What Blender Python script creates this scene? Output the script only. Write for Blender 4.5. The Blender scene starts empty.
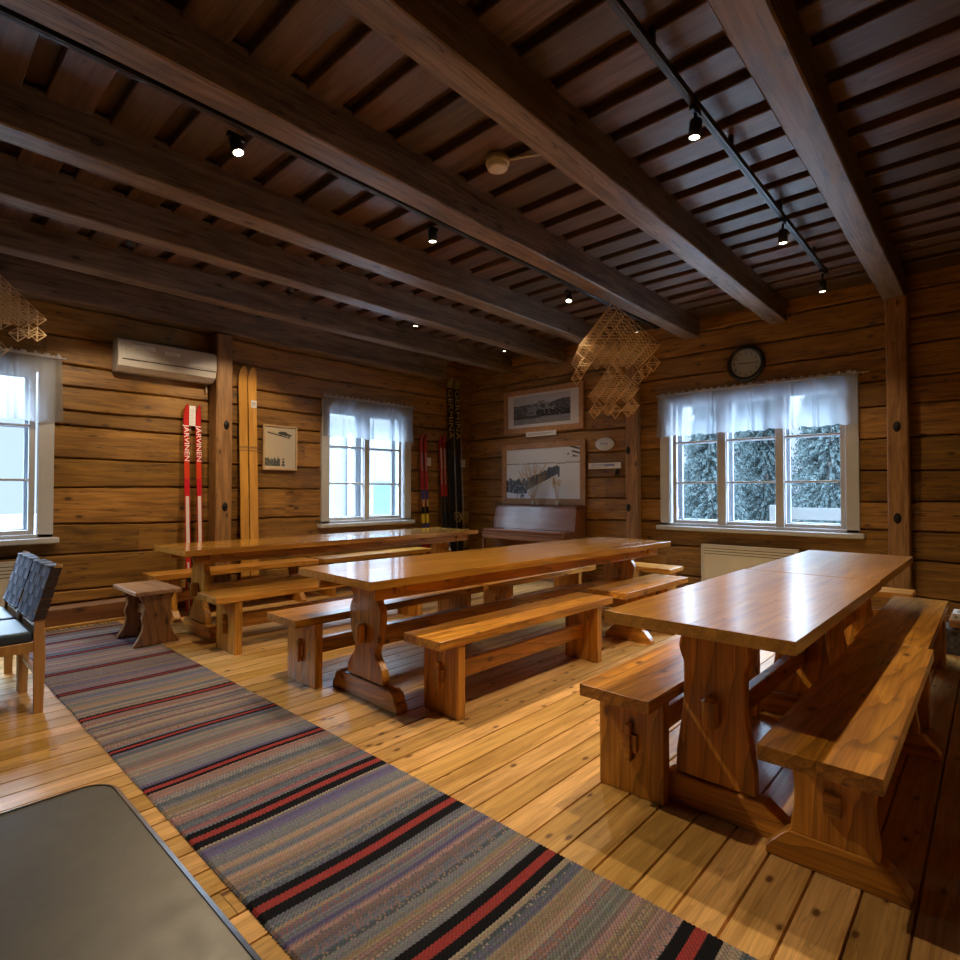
import bpy, bmesh, math, random
from mathutils import Vector, Matrix, noise
R = math.radians
rng = random.Random(7)
S = bpy.context.scene
COL = S.collection
XB, YA, XW, YS, ZC = 6.6, 6.3, -2.6, -1.9, 3.27      # right wall, left wall, walls behind the camera, underside of ceiling boards
BB = 3.05                                            # underside of the beams

# ------------------------------------------------------------------ helpers
class BM:
    def __init__(s):
        s.b = bmesh.new(); s.t = s.b.faces.layers.float.new('tone'); s.c = None
    def col(s):
        if s.c is None: s.c = s.b.loops.layers.float_color.new('Col')
        return s.c
    def _tag(s, faces, tone, col):
        for f in faces:
            f[s.t] = tone
            if col is not None:
                L = s.col()
                for lp in f.loops: lp[L] = (col[0], col[1], col[2], 1)
    def _add(s, other, tone, col, M=None):
        if M is not None: other.transform(M)
        vm = {v: s.b.verts.new(v.co) for v in other.verts}
        fs = []
        for f in other.faces:
            try: nf = s.b.faces.new([vm[v] for v in f.verts]); nf.smooth = f.smooth; fs.append(nf)
            except ValueError: pass
        other.free(); s._tag(fs, tone, col)
    def box(s, x0, x1, y0, y1, z0, z1, bev=0, tone=0, col=None, M=None, seg=1):
        o = bmesh.new(); bmesh.ops.create_cube(o, size=1)
        o.transform(Matrix.Translation(((x0+x1)/2, (y0+y1)/2, (z0+z1)/2)) @ Matrix.Diagonal((abs(x1-x0), abs(y1-y0), abs(z1-z0), 1)))
        if bev: bmesh.ops.bevel(o, geom=list(o.edges), offset=bev, segments=seg, affect='EDGES', profile=.5)
        s._add(o, tone, col, M)
    def prism(s, pts, ax, a0, a1, bev=0, tone=0, col=None, M=None):
        # pts in the plane of the two other axes (x:(y,z), y:(x,z), z:(x,y))
        o = bmesh.new()
        def P(p, a): return {'x': (a, p[0], p[1]), 'y': (p[0], a, p[1]), 'z': (p[0], p[1], a)}[ax]
        A = [o.verts.new(P(p, a0)) for p in pts]; B = [o.verts.new(P(p, a1)) for p in pts]
        fa = o.faces.new(A); fb = o.faces.new(B[::-1]); n = len(pts)
        for i in range(n): o.faces.new((A[i], B[i], B[(i+1) % n], A[(i+1) % n]))
        bmesh.ops.recalc_face_normals(o, faces=o.faces)
        if bev:
            es = [e for e in o.edges if (fa in e.link_faces or fb in e.link_faces)]
            bmesh.ops.bevel(o, geom=es, offset=bev, segments=1, affect='EDGES', profile=.5)
        s._add(o, tone, col, M)
    def tube(s, pts, r, n=8, tone=0, col=None, cap=True, smooth=True, r1=None):
        pts = [Vector(p) for p in pts]; rings = []; N = len(pts)
        for i, p in enumerate(pts):
            d = (pts[min(i+1, N-1)] - pts[max(i-1, 0)]).normalized()
            a = Vector((0, 0, 1)) if abs(d.z) < .9 else Vector((1, 0, 0))
            u = d.cross(a).normalized(); v = d.cross(u)
            rr = r if r1 is None else r + (r1-r)*i/(N-1)
            rings.append([s.b.verts.new(p + (u*math.cos(2*math.pi*k/n) + v*math.sin(2*math.pi*k/n))*rr) for k in range(n)])
        fs = []
        for A, B in zip(rings, rings[1:]):
            for k in range(n):
                f = s.b.faces.new((A[k], A[(k+1) % n], B[(k+1) % n], B[k])); f.smooth = smooth; fs.append(f)
        if cap: fs.append(s.b.faces.new(rings[0][::-1])); fs.append(s.b.faces.new(rings[-1]))
        s._tag(fs, tone, col)
    def lathe(s, prof, n=24, M=None, tone=0, col=None, smooth=True):
        o = bmesh.new(); rings = []
        for r, z in prof:
            if r < 1e-5: rings.append([o.verts.new((0, 0, z))])
            else: rings.append([o.verts.new((r*math.cos(2*math.pi*k/n), r*math.sin(2*math.pi*k/n), z)) for k in range(n)])
        for A, B in zip(rings, rings[1:]):
            for k in range(n):
                a, b = A[k % len(A)], A[(k+1) % len(A)]; c, d = B[(k+1) % len(B)], B[k % len(B)]
                vs = []
                for v in (a, b, c, d):
                    if v not in vs: vs.append(v)
                if len(vs) > 2: f = o.faces.new(vs); f.smooth = smooth
        bmesh.ops.recalc_face_normals(o, faces=o.faces)
        s._add(o, tone, col, M)
    def quad(s, vs, tone=0, col=None, smooth=False):
        f = s.b.faces.new([s.b.verts.new(v) for v in vs]); f.smooth = smooth; s._tag([f], tone, col); return f
    def grid(s, nu, nv, fn, colfn=None, smooth=True, tone=0):
        V = [[s.b.verts.new(fn(i/nu, j/nv)) for j in range(nv+1)] for i in range(nu+1)]
        for i in range(nu):
            for j in range(nv):
                f = s.b.faces.new((V[i][j], V[i+1][j], V[i+1][j+1], V[i][j+1])); f.smooth = smooth
                s._tag([f], tone, colfn((i+.5)/nu, (j+.5)/nv) if colfn else None)
    def done(s, name, mat, parent=None, loc=None, rot=None):
        me = bpy.data.meshes.new(name); s.b.to_mesh(me); s.b.free()
        me.materials.append(mat)
        o = bpy.data.objects.new(name, me); COL.objects.link(o)
        if loc: o.location = loc
        if rot: o.rotation_euler = rot
        if parent: o.parent = parent
        return o

def tag(o, label=None, cat=None, group=None, kind=None):
    if label: o['label'] = label
    if cat: o['category'] = cat
    if group: o['group'] = group
    if kind: o['kind'] = kind
    return o
def thing(name, label, cat, loc=(0, 0, 0), rz=0, group=None):
    o = bpy.data.objects.new(name, None); COL.objects.link(o); o.empty_display_size = .1
    o.location = loc; o.rotation_euler = (0, 0, rz)
    return tag(o, label, cat, group)
def struct(o): o['kind'] = 'structure'; return o
def copy_tree(o, parent=None):
    c = o.copy(); COL.objects.link(c); c.parent = parent
    for ch in list(o.children): copy_tree(ch, c)
    return c
def text(s, size, mat, parent, M, name='lettering', ext=.0006):
    cu = bpy.data.curves.new('lettering', 'FONT'); cu.body = s; cu.size = size; cu.align_x = 'CENTER'; cu.align_y = 'CENTER'; cu.extrude = ext
    t = bpy.data.objects.new('lettering_source', cu); COL.objects.link(t)
    dg = bpy.context.evaluated_depsgraph_get(); me = bpy.data.meshes.new_from_object(t.evaluated_get(dg))
    bpy.data.objects.remove(t); me.transform(M); me.materials.clear(); me.materials.append(mat)
    o = bpy.data.objects.new(name, me); COL.objects.link(o)
    if parent: o.parent = parent
    return o

# ------------------------------------------------------------------ materials
def newmat(name):
    m = bpy.data.materials.new(name); m.use_nodes = True; nt = m.node_tree
    for n in list(nt.nodes): nt.nodes.remove(n)
    out = nt.nodes.new('ShaderNodeOutputMaterial'); return m, nt, out
def nd(nt, t, ins=None, **kw):
    n = nt.nodes.new(t)
    for k, v in kw.items(): setattr(n, k, v)
    for k, v in (ins or {}).items():
        if isinstance(v, bpy.types.NodeSocket): nt.links.new(v, n.inputs[k])
        else: n.inputs[k].default_value = v
    return n
def math_(nt, op, a, b=None, c=None, clamp=False):
    n = nt.nodes.new('ShaderNodeMath'); n.operation = op; n.use_clamp = clamp
    for i, v in enumerate((a, b, c)):
        if v is None: continue
        if isinstance(v, bpy.types.NodeSocket): nt.links.new(v, n.inputs[i])
        else: n.inputs[i].default_value = v
    return n.outputs[0]
def mixc(nt, f, a, b, mode='MIX'):
    n = nt.nodes.new('ShaderNodeMix'); n.data_type = 'RGBA'; n.blend_type = mode
    for i, v in ((0, f), (6, a), (7, b)):
        if isinstance(v, bpy.types.NodeSocket): nt.links.new(v, n.inputs[i])
        else: n.inputs[i].default_value = v if i == 0 else (v[0], v[1], v[2], 1)
    return n.outputs[2]
def plain(name, col, rough=.5, metal=0, noise_amt=.12, scale=20, spec=.5, emis=0, coat=0, bump=0):
    m, nt, out = newmat(name)
    tc = nd(nt, 'ShaderNodeTexCoord')
    nz = nd(nt, 'ShaderNodeTexNoise', {'Vector': tc.outputs['Object'], 'Scale': scale, 'Detail': 4.0})
    c = mixc(nt, nz.outputs[0], [x*(1-noise_amt) for x in col], [min(1, x*(1+noise_amt)) for x in col])
    p = nd(nt, 'ShaderNodeBsdfPrincipled', {'Base Color': c, 'Roughness': rough, 'Metallic': metal, 'Specular IOR Level': spec, 'Coat Weight': coat, 'Coat Roughness': .1})
    if emis: p.inputs['Emission Color'].default_value = (*col, 1); p.inputs['Emission Strength'].default_value = emis
    if bump:
        b = nd(nt, 'ShaderNodeBump', {'Height': nz.outputs[0], 'Strength': bump, 'Distance': .01}); nt.links.new(b.outputs[0], p.inputs['Normal'])
    nt.links.new(p.outputs[0], out.inputs[0]); return m
def vcol(name, rough=.5, spec=.5, speck=.0, scale=400, bump=0):
    m, nt, out = newmat(name)
    a = nd(nt, 'ShaderNodeAttribute', attribute_name='Col')
    c = a.outputs['Color']
    tc = nd(nt, 'ShaderNodeTexCoord'); nz = nd(nt, 'ShaderNodeTexNoise', {'Vector': tc.outputs['Object'], 'Scale': scale, 'Detail': 3.0})
    if speck: c = mixc(nt, speck, c, mixc(nt, nz.outputs[0], (.15, .15, .15), (1.7, 1.7, 1.7)), 'MULTIPLY')
    p = nd(nt, 'ShaderNodeBsdfPrincipled', {'Base Color': c, 'Roughness': rough, 'Specular IOR Level': spec})
    if bump:
        b = nd(nt, 'ShaderNodeBump', {'Height': nz.outputs[0], 'Strength': bump, 'Distance': .004}); nt.links.new(b.outputs[0], p.inputs['Normal'])
    nt.links.new(p.outputs[0], out.inputs[0]); return m
def wood(name, c1, c2, ax='x', rough=.45, knot=(.05, .02, .008), kscale=4.5, ksize=(.10, .17), coat=0, tone=.55, gs=1.0, dirt=0, bump=.25, crough=.08, cracks=0, spec=.5, coat_ior=1.5, rings=0, kst=.5):
    m, nt, out = newmat(name)
    tc = nd(nt, 'ShaderNodeTexCoord'); oi = nd(nt, 'ShaderNodeObjectInfo')
    at = nd(nt, 'ShaderNodeAttribute', attribute_name='tone')
    off = nd(nt, 'ShaderNodeCombineXYZ', {0: math_(nt, 'MULTIPLY', oi.outputs['Random'], 37.0), 1: math_(nt, 'MULTIPLY', at.outputs['Fac'], 23.0), 2: math_(nt, 'MULTIPLY', oi.outputs['Random'], 11.0)})
    v = nd(nt, 'ShaderNodeVectorMath', {0: tc.outputs['Object'], 1: off.outputs[0]}, operation='ADD').outputs[0]
    def mp(k):
        sc = {'x': (k, 1, 1), 'y': (1, k, 1), 'z': (1, 1, k)}[ax]
        return nd(nt, 'ShaderNodeMapping', {'Vector': v, 'Scale': sc}).outputs[0]
    g1 = nd(nt, 'ShaderNodeTexNoise', {'Vector': mp(.10), 'Scale': 16*gs, 'Detail': 5.0, 'Distortion': .8}).outputs[0]
    g2 = nd(nt, 'ShaderNodeTexNoise', {'Vector': mp(.03), 'Scale': 110*gs, 'Detail': 3.0}).outputs[0]
    big = nd(nt, 'ShaderNodeTexNoise', {'Vector': mp(.5), 'Scale': 2.2, 'Detail': 3.0}).outputs[0]
    g = math_(nt, 'ADD', math_(nt, 'MULTIPLY', g1, .6), math_(nt, 'MULTIPLY', g2, .4))
    gr = nd(nt, 'ShaderNodeMapRange', {0: g, 1: .38, 2: .62}).outputs[0]
    c = mixc(nt, gr, c1, c2)
    if rings:
        rv = nd(nt, 'ShaderNodeTexWave', {'Vector': mp(.12), 'Scale': 9.0, 'Distortion': 7.0, 'Detail': 2.0, 'Detail Scale': 1.2}, wave_type='BANDS', bands_direction='DIAGONAL', wave_profile='SAW').outputs[1]
        c = mixc(nt, math_(nt, 'MULTIPLY', math_(nt, 'POWER', rv, 3.0), rings), c, [x*.42 for x in c1])
    c = mixc(nt, 1.0, c, mixc(nt, big, (.72, .72, .72), (1.25, 1.22, 1.18)), 'MULTIPLY')
    tn = math_(nt, 'MULTIPLY_ADD', at.outputs['Fac'], tone, 1.0)
    tn = math_(nt, 'ADD', tn, math_(nt, 'MULTIPLY_ADD', oi.outputs['Random'], .16, -.08))
    tcx = nd(nt, 'ShaderNodeCombineXYZ', {0: tn, 1: tn, 2: math_(nt, 'MULTIPLY', tn, tn)}).outputs[0]
    c = mixc(nt, 1.0, c, tcx, 'MULTIPLY')
    if kscale:
        vo = nd(nt, 'ShaderNodeTexVoronoi', {'Vector': mp(kst), 'Scale': kscale, 'Randomness': 1.0})
        wn = nd(nt, 'ShaderNodeTexNoise', {'Vector': tc.outputs['Object'], 'Scale': 60.0}).outputs[0]
        d = math_(nt, 'ADD', vo.outputs['Distance'], math_(nt, 'MULTIPLY_ADD', wn, .05, -.025))
        k = nd(nt, 'ShaderNodeMapRange', {0: d, 1: ksize[0]*.75, 2: ksize[0], 3: 1.0, 4: 0.0}, interpolation_type='SMOOTHSTEP').outputs[0]
        h = nd(nt, 'ShaderNodeMapRange', {0: d, 1: ksize[0], 2: ksize[1], 3: .35, 4: 0.0}, interpolation_type='SMOOTHSTEP').outputs[0]
        c = mixc(nt, h, c, [x*1.4 for x in knot]); c = mixc(nt, math_(nt, 'MULTIPLY', k, .85), c, knot)
    if dirt:
        dn = nd(nt, 'ShaderNodeTexNoise', {'Vector': mp(.35), 'Scale': 6.0, 'Detail': 6.0, 'Roughness': .7}).outputs[0]
        dm = nd(nt, 'ShaderNodeMapRange', {0: dn, 1: .55, 2: .75, 3: 0.0, 4: dirt}).outputs[0]
        c = mixc(nt, dm, c, [x*.6 for x in knot])
    if cracks:
        cn = nd(nt, 'ShaderNodeTexNoise', {'Vector': mp(.04), 'Scale': 22.0, 'Detail': 2.0, 'Distortion': .3}).outputs[0]
        cm = nd(nt, 'ShaderNodeMapRange', {0: math_(nt, 'ABSOLUTE', math_(nt, 'SUBTRACT', cn, .5)), 1: .0, 2: .012, 3: cracks, 4: 0.0}).outputs[0]
        c = mixc(nt, cm, c, [x*.35 for x in knot])
    p = nd(nt, 'ShaderNodeBsdfPrincipled', {'Base Color': c, 'Roughness': rough, 'Coat Weight': coat, 'Coat Roughness': crough, 'Coat IOR': coat_ior, 'Specular IOR Level': spec})
    if bump:
        b = nd(nt, 'ShaderNodeBump', {'Height': g, 'Strength': bump, 'Distance': .004}); nt.links.new(b.outputs[0], p.inputs['Normal'])
    nt.links.new(p.outputs[0], out.inputs[0]); return m

M = {}
LOG1, LOG2 = (.19, .083, .013), (.40, .20, .040)
M['log_x'] = wood('hewn_log_left', LOG1, LOG2, 'x', .5, kscale=7.0, ksize=(.11, .20), dirt=.8, tone=.6, cracks=.85, rings=.25)
M['log_y'] = wood('hewn_log_right', LOG1, LOG2, 'y', .5, kscale=7.0, ksize=(.11, .20), dirt=.8, tone=.6, cracks=.85, rings=.25)
M['post'] = wood('timber_post', (.20, .095, .03), (.38, .20, .07), 'z', .5, kscale=8, ksize=(.12, .2), dirt=.5, cracks=.5, rings=.3)
M['beam'] = wood('aged_beam', (.105, .068, .044), (.27, .195, .14), 'x', .45, knot=(.02, .011, .007), kscale=5.0, ksize=(.10, .19), dirt=.6, cracks=.95)
M['board'] = wood('ceiling_board', (.050, .024, .010), (.125, .068, .034), 'y', .45, kscale=7, ksize=(.08, .15), tone=.6, dirt=.35)
M['floor'] = wood('pine_floor', (.45, .245, .058), (.70, .425, .135), 'x', .34, knot=(.10, .036, .010), kscale=12.5, ksize=(.13, .21), tone=.42, dirt=.30, bump=.12, spec=.5, cracks=.3, rings=.30)
PA, PB = (.40, .155, .016), (.74, .345, .048)
M['pine_x'] = wood('lacquered_pine_long', PA, PB, 'x', .34, knot=(.09, .028, .008), kscale=9, ksize=(.125, .23), rings=.65, coat=.35, crough=.16, tone=.5, bump=.1)
M['pine_y'] = wood('lacquered_pine_cross', PA, PB, 'y', .34, knot=(.09, .028, .008), kscale=9, ksize=(.125, .23), rings=.65, coat=.35, crough=.16, tone=.5, bump=.1)
M['pine_z'] = wood('lacquered_pine_upright', PA, PB, 'z', .34, knot=(.09, .028, .008), kscale=9, ksize=(.125, .23), rings=.65, coat=.3, crough=.18, tone=.5, bump=.1)
M['pine_top'] = wood('lacquered_table_top', (.44, .18, .018), (.72, .35, .05), 'x', .30, knot=(.14, .05, .014), kscale=7, ksize=(.05, .09), rings=.3, coat=1.0, crough=.09, tone=.3, bump=.04, coat_ior=2.0)
M['pine_top_worn'] = wood('worn_table_top', (.44, .18, .018), (.72, .35, .05), 'x', .30, knot=(.14, .05, .014), kscale=7, ksize=(.05, .09), rings=.3, coat=1.0, crough=.19, tone=.3, bump=.04, coat_ior=2.3)
M['old_z'] = wood('dark_pine_upright', (.20, .080, .022), (.32, .14, .045), 'z', .4, kscale=9, ksize=(.13, .22), rings=.65, coat=.2)
M['old_y'] = wood('dark_pine_cross', (.30, .150, .06), (.46, .26, .12), 'y', .4, kscale=9, ksize=(.1, .16), rings=.4, coat=.25)
M['birch'] = wood('birch', (.40, .20, .06), (.55, .31, .11), 'z', .4, kscale=0, coat=.2)
M['ski_wood'] = wood('ski_wood', (.50, .24, .04), (.66, .34, .07), 'z', .3, kscale=0, coat=.5, gs=1.5)
M['piano'] = wood('piano_veneer', (.17, .062, .026), (.27, .110, .05), 'y', .3, kscale=0, coat=.6, crough=.15, gs=1.4)
M['frame'] = wood('frame_wood', (.34, .165, .062), (.50, .27, .11), 'x', .4, kscale=0)
M['plinth'] = wood('plinth_wood', (.15, .055, .02), (.26, .11, .04), 'x', .5, kscale=4)
M['white'] = plain('white_paint', (.52, .525, .54), .35, noise_amt=.06)
M['reveal'] = plain('dimmed_white_paint', (.20, .22, .25), .5, noise_amt=.08)  # white paint darkened to tone down daylight on reveals and outer sashes
M['white_plastic'] = plain('white_plastic', (.58, .56, .53), .3, noise_amt=.03)
M['cream'] = plain('cream_enamel', (.68, .63, .54), .35, noise_amt=.03)
M['black'] = plain('black_paint', (.012, .012, .013), .4)
M['iron'] = plain('black_iron', (.02, .018, .016), .5, metal=.6, bump=.3, scale=80)
M['steel'] = plain('brushed_steel', (.55, .55, .54), .3, metal=1)
M['slot'] = plain('dark_slot', (.02, .02, .02), .6)
M['grey'] = plain('grey_plastic', (.35, .36, .38), .4)
M['pale_blue'] = plain('pale_blue_finish', (.90, .95, 1.0), .4)
M['paper'] = plain('white_paper', (.75, .74, .74), .7, noise_amt=.03)
M['ink'] = plain('ink', (.03, .03, .04), .6)
M['blueink'] = plain('blue_ink', (.12, .16, .45), .6)
M['snow_paint'] = plain('white_lettering', (.85, .8, .78), .4)
M['yellow_paint'] = plain('yellow_lettering', (.55, .42, .14), .4)
M['straw'] = plain('straw', (.78, .55, .28), .5, noise_amt=.25, scale=30)
M['grass_dry'] = plain('dried_grass', (.55, .38, .20), .7, noise_amt=.3)
M['navy'] = plain('navy_leather', (.030, .052, .085), .42, bump=.15, scale=150)
M['print'] = vcol('photo_print', .35, speck=.25, scale=60)
M['rug'] = vcol('woven_rag', .95, spec=.1, speck=.35, scale=260, bump=.5)
M['web'] = vcol('webbing', .7, spec=.3, speck=.35, scale=300, bump=.4)
M['ski'] = vcol('ski_lacquer', .25)
M['basket'] = vcol('grey_weave', .8, speck=.5, scale=200)
M['snow'] = plain('snow_ground', (.86, .88, .92), .8, noise_amt=.03, scale=3)
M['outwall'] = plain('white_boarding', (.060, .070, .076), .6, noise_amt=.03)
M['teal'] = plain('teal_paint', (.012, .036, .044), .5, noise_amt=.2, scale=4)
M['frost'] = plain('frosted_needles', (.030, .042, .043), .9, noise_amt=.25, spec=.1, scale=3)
M['bark'] = plain('bark', (.16, .14, .13), .8, noise_amt=.3)
# emitting lamp face
def emit(name, col, st):
    m, nt, out = newmat(name); e = nd(nt, 'ShaderNodeEmission', {'Color': (*col, 1), 'Strength': st}); nt.links.new(e.outputs[0], out.inputs[0]); return m
M['lamp'] = emit('lit_lamp', (1, .82, .55), 14)
# glass pane
m, nt, out = newmat('window_glass')
lw = nd(nt, 'ShaderNodeLayerWeight', {'Blend': .5}); fr = math_(nt, 'MULTIPLY_ADD', math_(nt, 'POWER', lw.outputs['Facing'], 4.0), .7, .04); tr = nd(nt, 'ShaderNodeBsdfTransparent', {'Color': (.93, .97, 1, 1)}); gl = nd(nt, 'ShaderNodeBsdfGlossy', {'Roughness': .02})
mx = nd(nt, 'ShaderNodeMixShader', {0: fr, 1: tr.outputs[0], 2: gl.outputs[0]}); nt.links.new(mx.outputs[0], out.inputs[0]); M['glass'] = m
# sheer curtain cloth
m, nt, out = newmat('sheer_cloth')
tc = nd(nt, 'ShaderNodeTexCoord'); wv = nd(nt, 'ShaderNodeTexNoise', {'Vector': tc.outputs['Object'], 'Scale': 900.0})
df = nd(nt, 'ShaderNodeBsdfDiffuse', {'Color': (.56, .58, .62, 1)}); tl = nd(nt, 'ShaderNodeBsdfTranslucent', {'Color': (.42, .46, .52, 1)})
a1 = nd(nt, 'ShaderNodeMixShader', {0: .62, 1: df.outputs[0], 2: tl.outputs[0]}); tp = nd(nt, 'ShaderNodeBsdfTransparent')
a2 = nd(nt, 'ShaderNodeMixShader', {0: math_(nt, 'MULTIPLY_ADD', wv.outputs[0], .3, .20), 1: a1.outputs[0], 2: tp.outputs[0]})
nt.links.new(a2.outputs[0], out.inputs[0]); M['sheer'] = m
M['frill'] = plain('gathered_cloth', (.58, .56, .57), .9, spec=.1)
# worn dark table top
m, nt, out = newmat('worn_linoleum')
tc = nd(nt, 'ShaderNodeTexCoord')
n1 = nd(nt, 'ShaderNodeTexNoise', {'Vector': tc.outputs['Object'], 'Scale': 5.0, 'Detail': 10.0, 'Roughness': .75}).outputs[0]
n2 = nd(nt, 'ShaderNodeTexNoise', {'Vector': tc.outputs['Object'], 'Scale': 30.0, 'Detail': 6.0, 'Roughness': .7}).outputs[0]
n1 = nd(nt, 'ShaderNodeMapRange', {0: n1, 1: .36, 2: .64}).outputs[0]; c = mixc(nt, n1, (.027, .022, .008), (.082, .067, .028)); c = mixc(nt, math_(nt, 'MULTIPLY', n2, .35), c, (.12, .105, .065))
vo = nd(nt, 'ShaderNodeTexVoronoi', {'Vector': nd(nt, 'ShaderNodeMapping', {'Vector': tc.outputs['Object'], 'Rotation': (0, 0, .9), 'Scale': (1, 9, 1)}).outputs[0], 'Scale': 3.0})
sc = nd(nt, 'ShaderNodeMapRange', {0: vo.outputs['Distance'], 1: .02, 2: .05, 3: .5, 4: 0.0}).outputs[0]
c = mixc(nt, sc, c, (.22, .19, .13))
p = nd(nt, 'ShaderNodeBsdfPrincipled', {'Base Color': c, 'Roughness': math_(nt, 'MULTIPLY_ADD', n2, .35, .28), 'Coat Weight': .25, 'Coat Roughness': .42})
nt.links.new(p.outputs[0], out.inputs[0]); M['lino'] = m

# ------------------------------------------------------------------ the setting
# floor boards along X
def build_floor():
    w = .133; y0 = .452 - .133*19
    b = BM(); y = y0
    while y < YA + .25:
        tn = rng.uniform(-.5, .5); x = XW - .2
        cuts = [XW - .2, rng.uniform(0, 3.2) if rng.random() < .25 else 9, XB + .25]
        cuts = sorted(c for c in cuts if c <= XB + .25)
        for a, c in zip(cuts, cuts[1:]):
            g = .0046; d = .014
            for (ya, za, yb, zb) in ((y, -d, y+g, 0), (y+g, 0, y+w-g, 0), (y+w-g, 0, y+w, -d)):
                b.quad([(a+.001, ya, za), (c-.001, ya, za), (c-.001, yb, zb), (a+.001, yb, zb)], tn)
            tn = rng.uniform(-.5, .5)
        y += w
    b.quad([(XW-.2, y0, -.0145), (XB+.25, y0, -.0145), (XB+.25, y, -.0145), (XW-.2, y, -.0145)], -1.6)
    struct(b.done('floor', M['floor']))
build_floor()

def log_wall(name, mp, s0, s1, zs, openings, mat, seed, ztop=3.36, wob=.014):
    # squared logs: flat faces with dark seams between; mp(s, depth, z) -> point, depth > 0 is outward
    r = random.Random(seed); b = BM()
    ss = [s0]; x = s0
    while x < s1 - .01:
        x = min(x + .13, s1); ss.append(x)
    for o in openings: ss += [o[0], o[1]]
    ss = sorted(set(round(v, 4) for v in ss))
    def seam(i, s):
        if zs[i] < .05 or i == len(zs)-1: return zs[i]
        return zs[i] + wob*2*noise.noise(Vector((s*.55, i*7.3+seed, 0))) + wob*.6*noise.noise(Vector((s*2.2, i*3.1+seed, 5)))
    for i in range(len(zs)-1):
        tn = r.uniform(-.5, .45); dd = r.uniform(-.006, .006)
        joint = r.uniform(s0, s1)
        opz = sorted({z for o in openings for z in (o[2], o[3]) if zs[i]+.02 < z < zs[i+1]-.02})
        fr = [0, .012, .03] + [None]*0
        rows = []
        def row(kind, z=None): rows.append((kind, z))
        row('b0'); row('b1'); row('b2')
        for z in opz: row('z', z)
        row('t2'); row('t1'); row('t0')
        def pt(kd, s):
            kind, z = kd
            a, c = seam(i, s), seam(i+1, s)
            n = .004*noise.noise(Vector((s*3, i*5.0, seed))) + .006*noise.noise(Vector((s*.7, i*9.0, seed+3)))
            if kind in ('b0', 't0'): return mp(s, .05, a if kind == 'b0' else c)
            D = {'b1': (a+.008, .014), 'b2': (a+.018, 0), 't2': (c-.016, 0), 't1': (c-.006, .014)}
            zz, d = D[kind] if z is None else (z, 0)
            return mp(s, d + dd + n, zz)
        for q in range(len(ss)-1):
            a, c = ss[q], ss[q+1]; sm = (a+c)/2
            t2 = tn if sm < joint else tn*.4 + .12
            for k in range(len(rows)-1):
                zm = [rows[k][1] if rows[k][1] is not None else {'b': zs[i], 't': zs[i+1]}[rows[k][0][0]], rows[k+1][1] if rows[k+1][1] is not None else {'b': zs[i], 't': zs[i+1]}[rows[k+1][0][0]]]
                zc = sum(zm)/2
                if any(o[0] < sm < o[1] and o[2] < zc < o[3] for o in openings): continue
                b.quad([pt(rows[k], a), pt(rows[k], c), pt(rows[k+1], c), pt(rows[k+1], a)], t2, smooth=False)
    o = struct(b.done(name, mat))
    bmesh_weld(o); return o
def bmesh_weld(o):
    b = bmesh.new(); b.from_mesh(o.data); bmesh.ops.remove_doubles(b, verts=b.verts, dist=.0004)
    bmesh.ops.recalc_face_normals(b, faces=b.faces); b.to_mesh(o.data); b.free()
mpA = lambda s, d, z: Vector((s, YA + d, z))
mpB = lambda s, d, z: Vector((XB + d, s, z))
mpW = lambda s, d, z: Vector((XW - d, s, z))
mpS = lambda s, d, z: Vector((s, YS - d, z))
ZA = [0, .20, .316, .639, .925, 1.262, 1.54, 1.835, 1.99, 2.21, 2.41, 2.68, 2.95, 3.2, 3.4]
ZBs = [0, .243, .585, .86, 1.139, 1.425, 1.753, 2.06, 2.32, 2.622, 2.867, 3.13, 3.4]
W1 = (-.30, 1.12); W2 = (3.86, 5.334); W3 = (.98, 3.03); WZ0, WZ1 = .80, 2.42
def opn(w): return (w[0]+.06, w[1]-.06, WZ0+.03, WZ1-.06)
log_wall('wall_left', mpA, XW, XB+.1, ZA, [opn(W1), opn(W2)], M['log_x'], 3)
log_wall('wall_right', mpB, YS, YA+.1, ZBs, [opn(W3)], M['log_y'], 11)
log_wall('wall_back', mpW, YS, YA+.1, ZBs, [], M['log_y'], 17)
log_wall('wall_front', mpS, XW, XB+.1, ZA, [], M['log_x'], 23)

# plinth along the left wall
b = BM()
b.prism([(YA-.004, 0), (YA-.05, 0), (YA-.05, .165), (YA-.03, .195), (YA-.004, .20)], 'x', XW+.05, 5.95, 0)
struct(b.done('baseboard_left', M['plinth']))
b = BM(); b.box(XW+.05, XB-.03, YA-.072, YA-.05, .0, .022, .006); struct(b.done('trim_1', M['floor']))
b = BM(); b.box(XB-.045, XB-.004, YS+.05, 4.0, 0, .12, .008); struct(b.done('baseboard_right', M['plinth']))

# ceiling: lower boards with open gaps under an upper layer
b = BM()
gaps = [6.303, 6.03, 5.76, 5.48, 5.205, 4.925, 4.645, 4.367, 4.094]
while gaps[-1] > XW: gaps.append(gaps[-1] - .296)
gaps = sorted(g*.985 for g in gaps)
for g0, g1 in zip(gaps, gaps[1:] + [XB+.35]):
    a, c = g0 + .045 + rng.uniform(-.012, .012), g1 - .045 + rng.uniform(-.012, .012)
    if c < XW: continue
    b.box(max(a, XW-.2), min(c, XB+.2), YS-.2, YA+.2, ZC + rng.uniform(-.004, .006), 3.34, .006, rng.uniform(-.5, .5))
x = XW - .2
while x < XB + .2:
    b.box(x, x+.24, YS-.2, YA+.2, 3.33, 3.37, 0, rng.uniform(-.5, .3)); x += .24
struct(b.done('ceiling', M['board']))

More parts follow.
